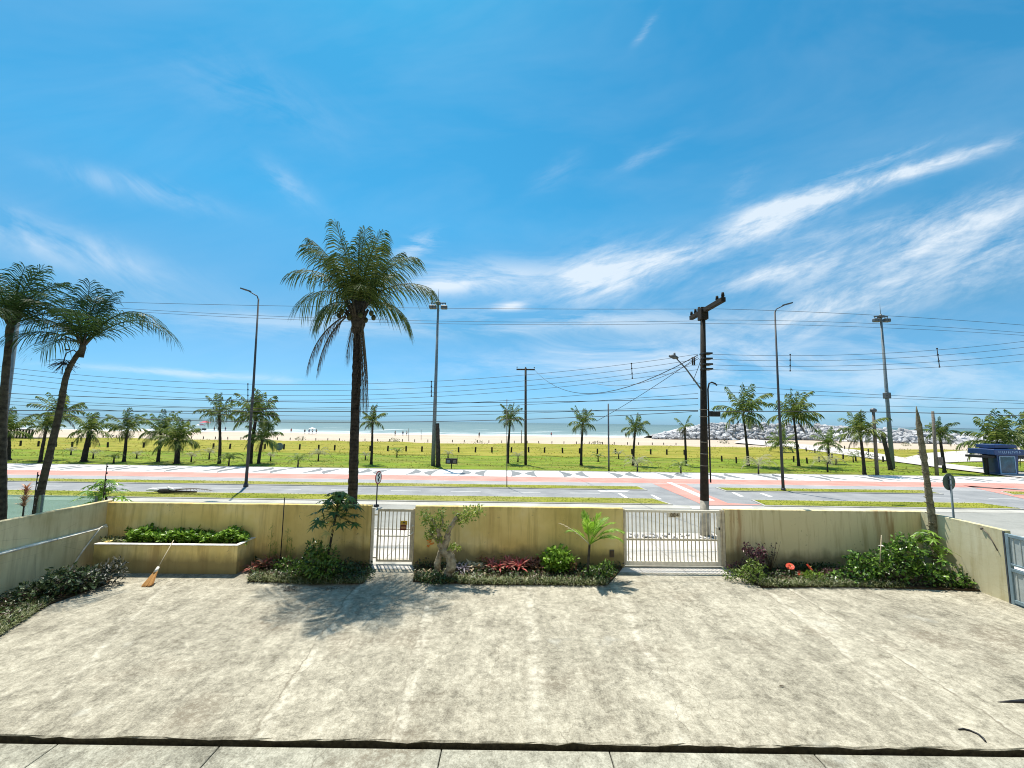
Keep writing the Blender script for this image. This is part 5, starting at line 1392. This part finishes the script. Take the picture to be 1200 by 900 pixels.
# grey disc
b=ground(327,529.5); o=thing('grey_disc_sign','round blue-grey disc standing on the lawn beside the palm cluster','sign',b); mb=MB(); mb.tube([(0,0,0),(0,0,.4)],.05,6); mb.build('foot',m_black,o)
cz=at(327,523.3,b.y).z; mb=MB(); mb.tube([(0,-.03,cz),(0,.03,cz)],.55,24,smooth=False); mb.build('disc',m_galv,o)

# kiosk
b=ground(1184,557); s=b.y/F_PX; o=thing('kiosk','navy blue kiosk with framed teal poster at the right edge','kiosk',b)
H1=at(1184,533,b.y).z; H2=at(1184,521,b.y).z
mb=MB(); mb.add([(-12*s,0,0),(9.5*s,0,0),(13*s,1.6,0),(-9*s,1.6,0),(-13.5*s,0,H1),(11.5*s,0,H1),(15.5*s,1.6,H2),(-10*s,1.6,H2)],[(0,1,5,4),(1,2,6,5),(2,3,7,6),(3,0,4,7),(4,5,6,7),(3,2,1,0)]); mb.build('body',m_blue,o)
mb=MB(); mb.bbox(-22*s,12.5*s,-.45,1.9,H1,H1+.55,.03); mb.build('fascia',m_blue,o)
mb=MB(); mb.bbox(-12*s,14*s,.2,1.9,H1+.63,H1+1.0,.03); mb.build('roof_box',m_blue,o)
mb=MB(); mb.bbox(-31*s,-12.5*s,.1,1.5,H1-.34,H1-.10,.02); mb.bbox(-18*s,-15.5*s,.6,.9,0,H1,.02); mb.bbox(13*s,40*s,.1,1.5,H1-.4,H1-.1,.02); mb.build('canopy',m_black,o)
mb=MB()
fz0,fz1=.12,H1-.14
for (xa,xb_,za,zb_) in ((-11.5*s,-10.6*s,fz0,fz1),(6*s,6.9*s,fz0,fz1),(-10.6*s,6*s,fz0,fz0+.09),(-10.6*s,6*s,fz1-.09,fz1)): mb.bbox(xa,xb_,-.07,-.012,za,zb_,.01)
mb.build('poster_frame',m_bluel,o)
mb=MB(); mb.bbox(-10.6*s,6*s,-.04,-.012,fz0+.09,fz1-.09,.004); mb.build('poster',m_teal,o)
mb=MB(); r=random.Random(2); x=-17*s
while x<8*s:
    if -10.2*s<x<-8.6*s: x+=.16; continue
    hh=.24; mb.box(x,x+.045,-.462,-.453,H1+.17,H1+.17+hh)
    if r.random()<.7: zq=H1+.17+r.choice([0,.1,.2]); mb.box(x+.045,x+.13,-.462,-.453,zq,zq+.04)
    x+=.19
mb.build('lettering',m_bluel,o)

# ------------------------------------------------------------------ lawn posts
def post_proto(h,rd,mat):
    mb=MB(); mb.tube([(0,0,-.1),(0,0,h-.03),(0,0,h)],[rd,rd,rd*.7],7,smooth=False); return mb
me=None
def place_posts(lst,h,rd,label,group,cat='post'):
    first=None
    for (x,y) in lst:
        p=ground(x,y); p.z=landz(p.x,p.y) if p.y<84 else .03
        if first is None:
            first=post_proto(h,rd,m_post).build('wooden_post',m_post,loc=p); tag(first,label,cat,group); o=first
        else:
            o=first.copy(); COL.objects.link(o); o.location=p
        o.rotation_euler=(random.Random(int(x)).uniform(-.05,.05),random.Random(int(x)+1).uniform(-.06,.06),0)
L1=[]; r=random.Random(12); x=24
while x<812:
    if not(805<x<815): L1.append((x+r.uniform(-1.2,1.2),495.1+.0135*(x-600)+35.5)); 
    x+=20.5
place_posts(L1,.85,.13,'short dark timber post in the row across the park lawn','row of timber posts across the lawn')
L2=[]; x=92
while x<800: L2.append((x+r.uniform(-1,1),495.1+.0135*(x-600)+24.2)); x+=14.6
place_posts(L2,.55,.09,'tiny timber post in the far row along the sand edge','far row of posts along the sand')
L3=[(846,541),(863,543),(897,520),(913,519),(936,525),(945,529),(955,531),(975,537),(988,538),(1003,540),(885,516),(1035,541),(990,527),(1018,531),(930,541),(946,543),(960,541),(980,545)]
place_posts(L3,.75,.10,'small timber post scattered beside the sandy path on the right','posts beside the sandy path')
# dune bushes / tufts
r=random.Random(33); mb=MB()
for _ in range(7000):
    x=r.uniform(-130,150); y=r.uniform(52,dune1(x)+.8)
    if y<dune0(x)-2 and r.random()<.8: continue
    if math.sin(x*.23+y*.11)+math.sin(x*.61-y*.37)<-.25: continue
    z=landz(x,y); s_=1.6 if y>dune1(x)-2 else 1
    for k in range(3):
        a=r.uniform(0,6.28); w=r.uniform(.04,.10); h_=r.uniform(.05,.16)*s_; mb.add([(x-w*math.cos(a),y-w*math.sin(a),z),(x+w*math.cos(a),y+w*math.sin(a),z),(x+r.uniform(-.12,.12),y+r.uniform(-.1,.1),z+h_)],[(0,1,2)])
for _ in range(9000):
    x=r.uniform(-75,85); y=r.uniform(YP1+.3,dune0(x)+1); z=landz(x,y)
    if math.sin(x*.5)+math.sin(y*.9+x*.2)<-.6: continue
    for k in range(2):
        a=r.uniform(0,6.28); w=r.uniform(.04,.10); mb.add([(x-w*math.cos(a),y-w*math.sin(a),z),(x+w*math.cos(a),y+w*math.sin(a),z),(x+r.uniform(-.1,.1),y+r.uniform(-.1,.1),z+r.uniform(.03,.09))],[(0,1,2)])
tag(mb.build('dune_grass_tufts',m_dblade),'yellowish dune grass tufts between the lawn and the sand','dune grass',kind='stuff')
# scattered dark green dune shrubs near the sand edge on right
BS=[(352,515.5),(128,512.5),(150,514),(640+208,519),(920,526),(930,527),(903,522),(967,528),(1005,534),(1020,538),(462,518),(700,521),(560,519.5),(1082,520),(1062,522)]
for i,(x,y) in enumerate(BS):
    b=ground(x,y); rr_=random.Random(i+50); c=MB(); leafball(c,(0,0,.3),(1.0+.5*rr_.random(),.6,.4),110,.28,.5,rr_)
    o=tag(c.build('dune_shrub',m_dkgreen if i%2 else m_mondo,loc=(b.x,b.y,landz(b.x,b.y))),'low dark shrub growing in the dune grass','shrub','low shrubs in the dunes')
# fallen frond on the verge
b=ground(188,579.3); b.z=.12; r=random.Random(15); o=thing('fallen_frond','fallen dry palm frond with white stump ends lying on the wide grass verge','palm frond',b)
c=MB(); frond(c,(.6,0,.12),R(-2),R(8),2.6,.35,26,.45,.05,r,Vector((0,0,0)),.25,.1,.04,.1); c.build('leaflets',m_dead,o)
c=MB(); c.tube([(-.9,.05,.12),(-.5,0,.16),(-.1,0,.1)],[.05,.10,.09],7); c.build('stump_end',m_cap,o); c=MB(); c.tube([(.35,.1,.28),(.6,0,.22),(.9,0,.1)],[.06,.09,.05],7); c.build('stump_end',m_cap,o)
c=MB(); c.tube([(-.1,0,.08),(.3,0,.1),(1.0,0,.06),(2.2,0,.05)],[.12,.14,.08,.04],7,jit=.2,rng=r); c.build('stalk',m_dbark,o)

# ------------------------------------------------------------------ railing on the left of the beach
b=ground(12,513.5); e=ground(47,513.5); o=thing('boardwalk_railing','dark timber railing of the beach boardwalk at far left','railing',b); w=e.x-b.x
for i in range(8):
    mb=MB(); x=w*i/7; mb.bbox(x-.12,x+.12,-.12,.12,0,1.75,.02); mb.build('post',m_post,o)
for z in (1.0,1.75): mb=MB(); mb.bbox(-.2,w+.2,-.1,.1,z,z+.16,.01); mb.build('rail',m_post,o)
mb=MB(); mb.bbox(-1,w+1,.2,3,-.1,.12,.02); mb.build('deck',m_gwood,o)

# ------------------------------------------------------------------ breakwater
def rock(seed,mat=m_rock):
    import bmesh
    r=random.Random(seed); bm=bmesh.new(); bmesh.ops.create_icosphere(bm,subdivisions=2,radius=1)
    pl_=[(rdir(r),r.uniform(.55,.85)) for _ in range(9)]
    for v in bm.verts:
        for n_,d_ in pl_:
            k=v.co.dot(n_)-d_
            if k>0: v.co-=n_*k
        v.co*=1+r.uniform(-.03,.03)
    me_=bpy.data.meshes.new('boulder'); bm.to_mesh(me_); bm.free(); me_.materials.append(mat); return me_
rocks=[rock(i) for i in range(7)]
r=random.Random(71)
# crest and base profiles along pixel x
def prof(x,tab):
    for (a,ya),(b_,yb) in zip(tab,tab[1:]):
        if a<=x<=b_: return ya+(yb-ya)*(x-a)/(b_-a)
    return tab[-1][1]
BASE=[(765,512.5),(850,513.5),(950,513.5),(1040,517.5),(1120,519),(1230,526)]
CREST=[(765,510.5),(790,505),(815,498),(840,496),(900,496),(960,498),(1050,502.5),(1120,508),(1230,512)]
def crestY(x): return ground(x,prof(x,BASE)).y+9
RG='granite boulders of the breakwater'
def rockpos(x,t):
    g0=ground(x,prof(x,BASE)); Yc=g0.y+11; top=at(x,prof(x,CREST),Yc); bot=Vector((g0.x,g0.y,0))
    return bot.lerp(top,t)
cnt=0
for i in range(300):
    x=766+(1205-766)*(i+r.random())/300; t=r.random()**.9; p=rockpos(x,t); k=.022*p.y/3.4*r.uniform(.75,1.35)
    o=bpy.data.objects.new('boulder',rocks[i%7]); COL.objects.link(o); o.location=p+Vector((0,r.uniform(-.5,.5),-.2)); o.scale=(k*1.25,k,k*.8); o.rotation_euler=(r.uniform(-.5,.5),r.uniform(-.5,.5),r.uniform(0,6.28))
    tag(o,'grey granite boulder piled in the long breakwater at the right','boulder',RG)
mb=MB()
def addrock(mb,me_,p,sc,rot):
    mt_=Matrix.LocRotScale(p,rot,sc); b_=len(mb.v); mb.v.extend([tuple(mt_@v.co) for v in me_.vertices])
    for f_ in me_.polygons: mb.f.append(tuple(b_+q for q in f_.vertices)); mb.mi.append(0); mb.sm.append(False)
from mathutils import Euler
for i in range(1500):
    x=r.uniform(766,1300); t=r.random(); p=rockpos(min(x,1230),t); 
    if x>1230: p=p+Vector((p.x-rockpos(1200,t).x,0,0))*((x-1230)/40)
    k=.018*p.y/3.4*r.uniform(.6,1.2)
    addrock(mb,rocks[i%7],p+Vector((0,.6,-.3)),Vector((k*1.2,k,k*.8)),Euler((r.uniform(-.5,.5),r.uniform(-.5,.5),r.uniform(0,6.28))))
# solid core
tag(mb.build('breakwater_rubble',m_rock),'smaller grey rubble filling the breakwater between its boulders','rubble',kind='stuff')
mb=MB(); vs=[];fs=[]; n=40
for i in range(n+1):
    x=770+460*i/n; a=rockpos(x,0); c_=rockpos(x,.93); vs+=[(a.x,a.y+1.0,-.6),(c_.x,c_.y,c_.z-.5),(c_.x,c_.y+10,c_.z-.5),(c_.x,c_.y+22,-2)]
for i in range(n):
    for k in range(3): a=i*4+k; fs.append((a,a+4,a+5,a+1))
mb.add(vs,fs); struct('breakwater_terrain',mb,m_rock)

# ------------------------------------------------------------------ beach people and umbrellas
def person_mesh():
    me_=bpy.data.meshes.new('body'); P=[(0,0,.95),(0,0,1.2),(0,0,1.42),(0,0,1.52),(0,-.01,1.64),(0,0,1.74),(-.10,0,.92),(-.11,-.03,.5),(-.12,.02,.08),(-.12,-.1,.04),(.10,0,.92),(.12,.03,.5),(.13,.05,.08),(.13,-.07,.04),(-.20,0,1.4),(-.27,.02,1.12),(-.28,-.05,.88),(.20,0,1.4),(.28,.02,1.12),(.27,-.06,.88)]
    E=[(0,1),(1,2),(2,3),(3,4),(4,5),(0,6),(6,7),(7,8),(8,9),(0,10),(10,11),(11,12),(12,13),(2,14),(14,15),(15,16),(2,17),(17,18),(18,19)]
    rad=[.15,.13,.16,.06,.10,.08,.10,.07,.045,.04,.10,.07,.045,.04,.06,.045,.04,.06,.045,.04]
    me_.from_pydata(P,E,[]); me_.materials.append(m_skin)
    o=bpy.data.objects.new('person_body',me_); COL.objects.link(o); md=o.modifiers.new('skin','SKIN')
    for v,q in zip(me_.skin_vertices[0].data,rad): v.radius=(q,q*.85)
    me_.skin_vertices[0].data[0].use_root=True
    o.modifiers.new('sub','SUBSURF').levels=1; o.modifiers['sub'].render_levels=1
    return o
dg=None
pb_=person_mesh(); dg=bpy.context.evaluated_depsgraph_get(); bm_=bpy.data.meshes.new_from_object(pb_.evaluated_get(dg)); bpy.data.objects.remove(pb_); bm_.name='person_body'
if not bm_.materials: bm_.materials.append(m_skin)
def person(x,y,label,cloth,upper=None,scale=1,rz=0):
    p=ground(x,y,-.35); root=thing('person',label,'person',p,rz); 
    o=bpy.data.objects.new('body',bm_); COL.objects.link(o); o.parent=root; 
    s=MB(); s.tube([(0,0,.72),(0,0,.85),(0,0,1.02)],[.20,.20,.165],10); s.build('shorts',cloth,root)
    if upper: s=MB(); s.tube([(0,0,1.0),(0,0,1.25),(0,0,1.45)],[.17,.16,.17],10); s.build('shirt',upper,root)
    h=MB(); h.ball((0,.02,1.70),.11,8,6); h.build('hair',m_dkc,root)
    root.scale=(scale,)*3
person(463,511,'person in dark shorts standing on the sand left of the volleyball poles',m_dkc)
person(472,511,'person in a dark shirt, left of the pair near the volleyball poles',m_bluec,m_dkc)
person(476.5,511,'person in a white shirt, right of the pair near the volleyball poles',m_dkc,m_whitec)
person(561.5,513,'person in dark clothes walking by the water left of the sparse lawn pole',m_dkc,m_dkc)
person(357,508.5,'person in dark clothes, left end of the beach group right of the palms',m_dkc,m_dkc)
person(362,508.5,'person in blue, second in the beach group right of the palms',m_bluec,m_bluec)
person(366,508.5,'person in white shirt in the middle of the beach group',m_dkc,m_whitec)
person(370.5,508.5,'person in dark shorts at the right end of the beach group',m_dkc)
person(341,507.5,'lone person by the water left of the beach group',m_dkc,m_redc)
person(251,505.5,'person in dark clothes just left of the palm near the striped parasol',m_dkc,m_dkc)
person(255.5,506,'person in dark clothes against the palm trunk by the parasols',m_dkc,m_dkc)
person(264,505.5,'person in dark clothes right of the palm trunk by the parasols',m_bluec,m_dkc)
person(646,512,'person in red walking by the water right of the T-shaped pole',m_dkc,m_redc)
person(733,512.5,'person in dark clothes on the wet sand behind a park palm',m_dkc,m_dkc)
def parasol(x,y,label,mat,r_,h):
    p=ground(x,y,-.35); root=thing('beach_parasol',label,'parasol',p); mb=MB(); mb.tube([(0,0,0),(0,0,h)],.04,6); mb.build('pole',m_whitec,root)
    mb=MB(); n=10; vs=[(0,0,h+.1)]+[(r_*math.cos(6.283*i/n),r_*math.sin(6.283*i/n),h-.55) for i in range(n)]+[(0,0,h+.04)]; fs=[(0,i+1,(i+1)%n+1) for i in range(n)]+[(n+1,(i+1)%n+1,i+1) for i in range(n)]; mb.add(vs,fs); mb.build('canopy',mat,root)
parasol(239.5,505,'big pinkish red beach parasol at the waterline on the left',m_redc,1.9,3.9)
parasol(234.5,505,'white beach parasol beside the pinkish red one',m_whitec,1.7,2.8)
p=ground(238,505.3,-.35); o=thing('beach_chair','dark beach chair below the two parasols','chair',p); mb=MB(); mb.bbox(-.9,.9,-.4,.4,.35,.45,.02); mb.build('seat',m_dkc,o); mb=MB(); mb.bbox(-.9,.9,.35,.45,.5,1.1,.02); mb.build('backrest',m_dkc,o)
for sx_ in (-.8,.8):
    for sy_ in (-.35,.35): mb=MB(); mb.bbox(sx_-.04,sx_+.04,sy_-.04,sy_+.04,0,.35,.005); mb.build('leg',m_dkc,o)
parasol(365.5,508,'white parasol over the beach group right of the palms',m_whitec,1.3,2.2)

# ------------------------------------------------------------------ broom, debris on the concrete
b=ground(173,687); q=W3(wl(200,640)[0],0,0); tipw=None
# handle meets the planter rim
d=ray(203.5,633); P0=WA+WN*(fy+.02); tt=(P0-CAMP).dot(WN)/d.dot(WN); tip=CAMP+d*tt; tip.z=max(tip.z,HP+.05)
b=Vector((b.x,b.y,.012)); o=thing('straw_broom','orange straw broom leaning on the raised planter','broom',b); D=tip-b; dn=D.normalized()
mb=MB(); mb.tube([dn*.45,D*.6,D],[.014,.013,.012],7); mb.build('handle',m_stick,o)
r=random.Random(9); mb=MB(); side=dn.cross(Vector((0,1,0))).normalized()
for k in range(420):
    a=r.uniform(-1,1); c_=r.uniform(-.5,.5); s0=dn*.44+side*a*.03+Vector((0,c_*.03,0)); e=side*a*.14+Vector((0,-.03+c_*.08,0))+dn*r.uniform(-.0,.06); e.z=max(e.z,.0)
    w=.005; mb.add([s0-side*w,s0+side*w,e+side*w,e-side*w],[(0,1,2,3)])
mb.build('bristles',m_straw,o)
mb=MB(); mb.tube([dn*.36,dn*.52],[.05,.03],8); mb.build('binding',m_cap,o)
pts=[ground(x,y,.012) for x,y in ((1123,854.5),(1129,854),(1137,856),(1146,860),(1152,865),(1155,869))]; c0=pts[2]
mb=MB(); mb.tube([p-c0 for p in pts],[.008,.014,.014,.014,.016,.012],7); tag(mb.build('curved_hose',m_black,loc=c0),'short curved piece of black hose lying on the concrete','hose')
pts=[ground(x,y,.01) for x,y in ((1169,822.4),(1185,822.0),(1200,822.0),(1240,822))]; c0=pts[0]
mb=MB(); mb.tube([p-c0 for p in pts],[.003,.02,.035,.05],7); tag(mb.build('dark_strip',m_black,loc=c0),'pointed dark strip lying on the concrete at the right edge','strip')
r=random.Random(19)
for (x,y,lab) in ((916,804,'small dry brown leaf alone in the middle of the right concrete'),(334,692,'curled dead leaf lying before the left bed border'),(384,690,'dead leaf lying under the leafy bush edge')):
    p=ground(x,y,.012); mb=MB(); 
    mb.add([(-.06,0,0),(-.01,.018,.012),(.06,.005,.004),(0,-.018,.012)],[(0,1,2),(0,2,3)]); tag(mb.build('fallen_leaf',m_dead,loc=p,rotz=r.uniform(-.3,.3)),lab,'leaf')
mb=MB()
for _ in range(260):
    p=ground(r.choice([r.gauss(392,10),r.gauss(340,5)]),r.uniform(687,693),.01); l=r.uniform(.02,.06); tri_leaf(mb,p,Vector((r.uniform(-1,1),r.uniform(-1,1),.1)),l,l*.3,Vector((0,0,1)))
tag(mb.build('leaf_litter',m_dead),'dry leaf litter scattered on the concrete before the left bed','leaf litter',kind='stuff')
mb=MB()
for _ in range(900):
    x=r.uniform(-13,13); p=Vector((x,YSTEP-.05+r.gauss(0,.03),-.19)); 
    if math.sin(x*1.7)+math.sin(x*.6+1)<.2: continue
    blade(mb,p,r.uniform(0,6.28),r.uniform(.5,1.4),r.uniform(.02,.07),.01,1,2)
tag(mb.build('channel_moss',m_green),'moss and tiny weeds in the channel below the courtyard edge','moss',kind='stuff')
# stones and debris on the street kerb (seen through the wide gate)
r=random.Random(44)
for i in range(46):
    x=r.uniform(738,842); p=ground(x,r.uniform(626,632)); k=r.uniform(.03,.09)
    o=bpy.data.objects.new('loose_stone',rocks[i%7]); COL.objects.link(o); o.location=(p.x,p.y,k*.5); o.scale=(k*1.6,k,k*.7); o.rotation_euler=(0,0,r.uniform(0,6))
    tag(o,'loose pale stone at the kerb outside the wide gate','stone','loose stones along the kerb')

# ------------------------------------------------------------------ world: sky and cirrus
SUN_EL=R(68); SUN_AZ=math.atan2(-.447,.894)   # from +Y towards +X
w=bpy.data.worlds.new('World'); scene.world=w; w.use_nodes=True; t=NT(w)
sky=t.n('ShaderNodeTexSky'); sky.sky_type='NISHITA'; sky.sun_disc=False; sky.sun_elevation=SUN_EL; sky.sun_rotation=SUN_AZ; sky.air_density=1.0; sky.dust_density=.35; sky.ozone_density=2.2; sky.altitude=0
dirv=t.n('ShaderNodeTexCoord').outputs['Generated']; dx,dy,dz=t.sep(dirv)[:3]
ysafe=t.math('MAXIMUM',dy,.05); U=t.math('DIVIDE',dx,ysafe); V=t.math('DIVIDE',dz,ysafe)
front=t.ramp(dy,[(.05,0),(.15,1)])
def uv(x,y): d=ray(x,y); return (d.x/d.y,d.z/d.y)
UVV=t.comb(U,V,0)
def lumps(lst):
    D=None
    for (x0,y0,x1,y1,w_,amp) in lst:
        a=uv(x0,y0); b_=uv(x1,y1); q=t.n('ShaderNodeMapping',vector_type='TEXTURE'); t.l(UVV,q.inputs[0])
        q.inputs['Location'].default_value=((a[0]+b_[0])/2,(a[1]+b_[1])/2,0); q.inputs['Rotation'].default_value=(0,0,math.atan2(b_[1]-a[1],b_[0]-a[0]))
        q.inputs['Scale'].default_value=(math.hypot(b_[0]-a[0],b_[1]-a[1])*.5*.85,w_/F_PX,1)
        v_=t.n('ShaderNodeVectorMath',operation='DOT_PRODUCT'); t.l(q.outputs[0],v_.inputs[0]); t.l(q.outputs[0],v_.inputs[1])
        e=t.math('POWER',.40,v_.outputs['Value']); 
        e=t.math('MULTIPLY',e,amp)
        D=e if D is None else t.math('ADD',D,e)
    return D
def streak(rot,sx,sy,det,rough,dist,seed):
    q=t.n('ShaderNodeMapping',vector_type='TEXTURE'); t.l(UVV,q.inputs[0]); q.inputs['Rotation'].default_value=(0,0,rot); q.inputs['Scale'].default_value=(1/sx,1/sy,1); q.inputs['Location'].default_value=(seed,seed*.7,0)
    return t.noise(q.outputs[0],1,det,rough,dist)
# rising streaks (to the upper right)
nA=streak(.36,3.2,15,6,.68,.5,.3)
nA2=streak(.50,9,26,4,.65,.3,.9)
nA=t.math('ADD',t.math('MULTIPLY',nA,.65),t.math('MULTIPLY',nA2,.35))
DA=lumps([(620,345,860,285,20,.85),(820,290,1020,215,19,1.0),(960,232,1200,160,10,1.0),(940,222,1100,165,6,.7),(640,330,800,300,34,.45),(850,265,960,225,14,.55),
 (800,350,1000,305,16,.42),(960,310,1250,225,26,.55),(830,335,1000,290,14,.5),(800,410,1050,340,24,.5),(1000,350,1300,270,34,.6),(880,300,1080,250,12,.4),(660,345,760,305,30,.5),(880,400,1100,300,40,.30),(1050,300,1300,200,30,.35),(715,205,805,155,8,.30),(745,50,772,12,5,.5),(845,250,890,185,12,.25),(620,230,680,180,16,.15)])
mA=t.math('MULTIPLY',t.math('MINIMUM',DA,.95),t.ramp(t.math('ADD',nA,t.math('MULTIPLY',DA,.09)),[(.42,0),(.53,.30),(.72,1)]))
# flat and left-hand wisps
nB=streak(-.06,3.0,13,6,.66,.6,2.3)
DB=lumps([(450,325,720,325,20,.55),(462,300,515,275,13,.65),(480,336,560,334,10,.5),(578,360,624,357,5,.8),(430,378,880,376,15,.50),(520,430,880,415,20,.34),(640,440,1300,440,50,.42),(40,426,440,452,5,.45),(150,372,480,385,16,.25)])
mB=t.math('MULTIPLY',DB,t.ramp(t.math('ADD',nB,t.math('MULTIPLY',DB,.18)),[(.44,0),(.66,1)]))
nC=streak(-.55,3.0,8,5,.62,.5,4.1)
DC=lumps([(-120,225,230,345,24,.50),(60,195,260,245,14,.35),(300,185,375,245,14,.28),(180,60,420,160,40,.12)])
mC=t.math('MULTIPLY',DC,t.ramp(nC,[(.38,0),(.68,1)]))
dens=t.math('ADD',t.math('ADD',mA,mB),mC)
veil=t.math('MULTIPLY',t.ramp(streak(.2,1.0,2.6,5,.6,.4,6.0),[(.42,0),(.78,1)]),.10)
dens=t.math('ADD',dens,veil)
dens=t.math('MINIMUM',t.math('MULTIPLY',dens,front),.78)
bk=t.math('MULTIPLY',t.ramp(t.math('MULTIPLY',dy,-1),[(.10,0),(.45,1)]),t.ramp(t.noise(t.map(dirv,scale=(1,1,2.5)),2.2,5,.6),[(.42,.05),(.64,.55)]))  # unseen white cloud behind the camera, added to brighten the shaded walls
dens=t.math('MAXIMUM',dens,bk)
SKY_TINT=t.ramp(dz,[(0,(.27,.55,1.0)),(.10,(.31,.59,.79)),(.22,(.32,.65,.73)),(.45,(.225,.84,.92)),(.8,(.155,.83,.94))]); SKY_G=1.0
gm=t.n('ShaderNodeGamma'); gm.inputs[1].default_value=SKY_G; t.l(sky.outputs[0],gm.inputs[0]); skyc=t.mix(1,gm.outputs[0],SKY_TINT,'MULTIPLY'); skyc=t.mix(1,skyc,(1.5,1.5,1.5),'MULTIPLY')
cl=t.mix(dens,skyc,(8.2,8.8,9.3))
bg_=t.n('ShaderNodeBackground'); t.l(cl,bg_.inputs[0]); bg_.inputs[1].default_value=.0745
ow=t.n('ShaderNodeOutputWorld'); t.l(bg_.outputs[0],ow.inputs[0])
w.cycles.sampling_method='MANUAL'; w.cycles.sample_map_resolution=256
sd=bpy.data.lights.new('sun','SUN'); so=bpy.data.objects.new('sun',sd); COL.objects.link(so); sd.energy=5.0; sd.angle=R(.53); sd.color=(1,.93,.82)
sv=Vector((math.sin(SUN_AZ)*math.cos(SUN_EL),math.cos(SUN_AZ)*math.cos(SUN_EL),math.sin(SUN_EL)))
so.rotation_euler=sv.to_track_quat('Z','Y').to_euler(); so.location=(0,0,60)
vs_=scene.view_settings; vs_.view_transform='Standard'; vs_.look='None'; vs_.exposure=0.62; vs_.gamma=1; vs_.use_curve_mapping=False
scene.cycles.filter_width=1.05; scene.cycles.use_denoising=True; scene.cycles.max_bounces=6; scene.cycles.transparent_max_bounces=8
scene.cycles.sample_clamp_indirect=6
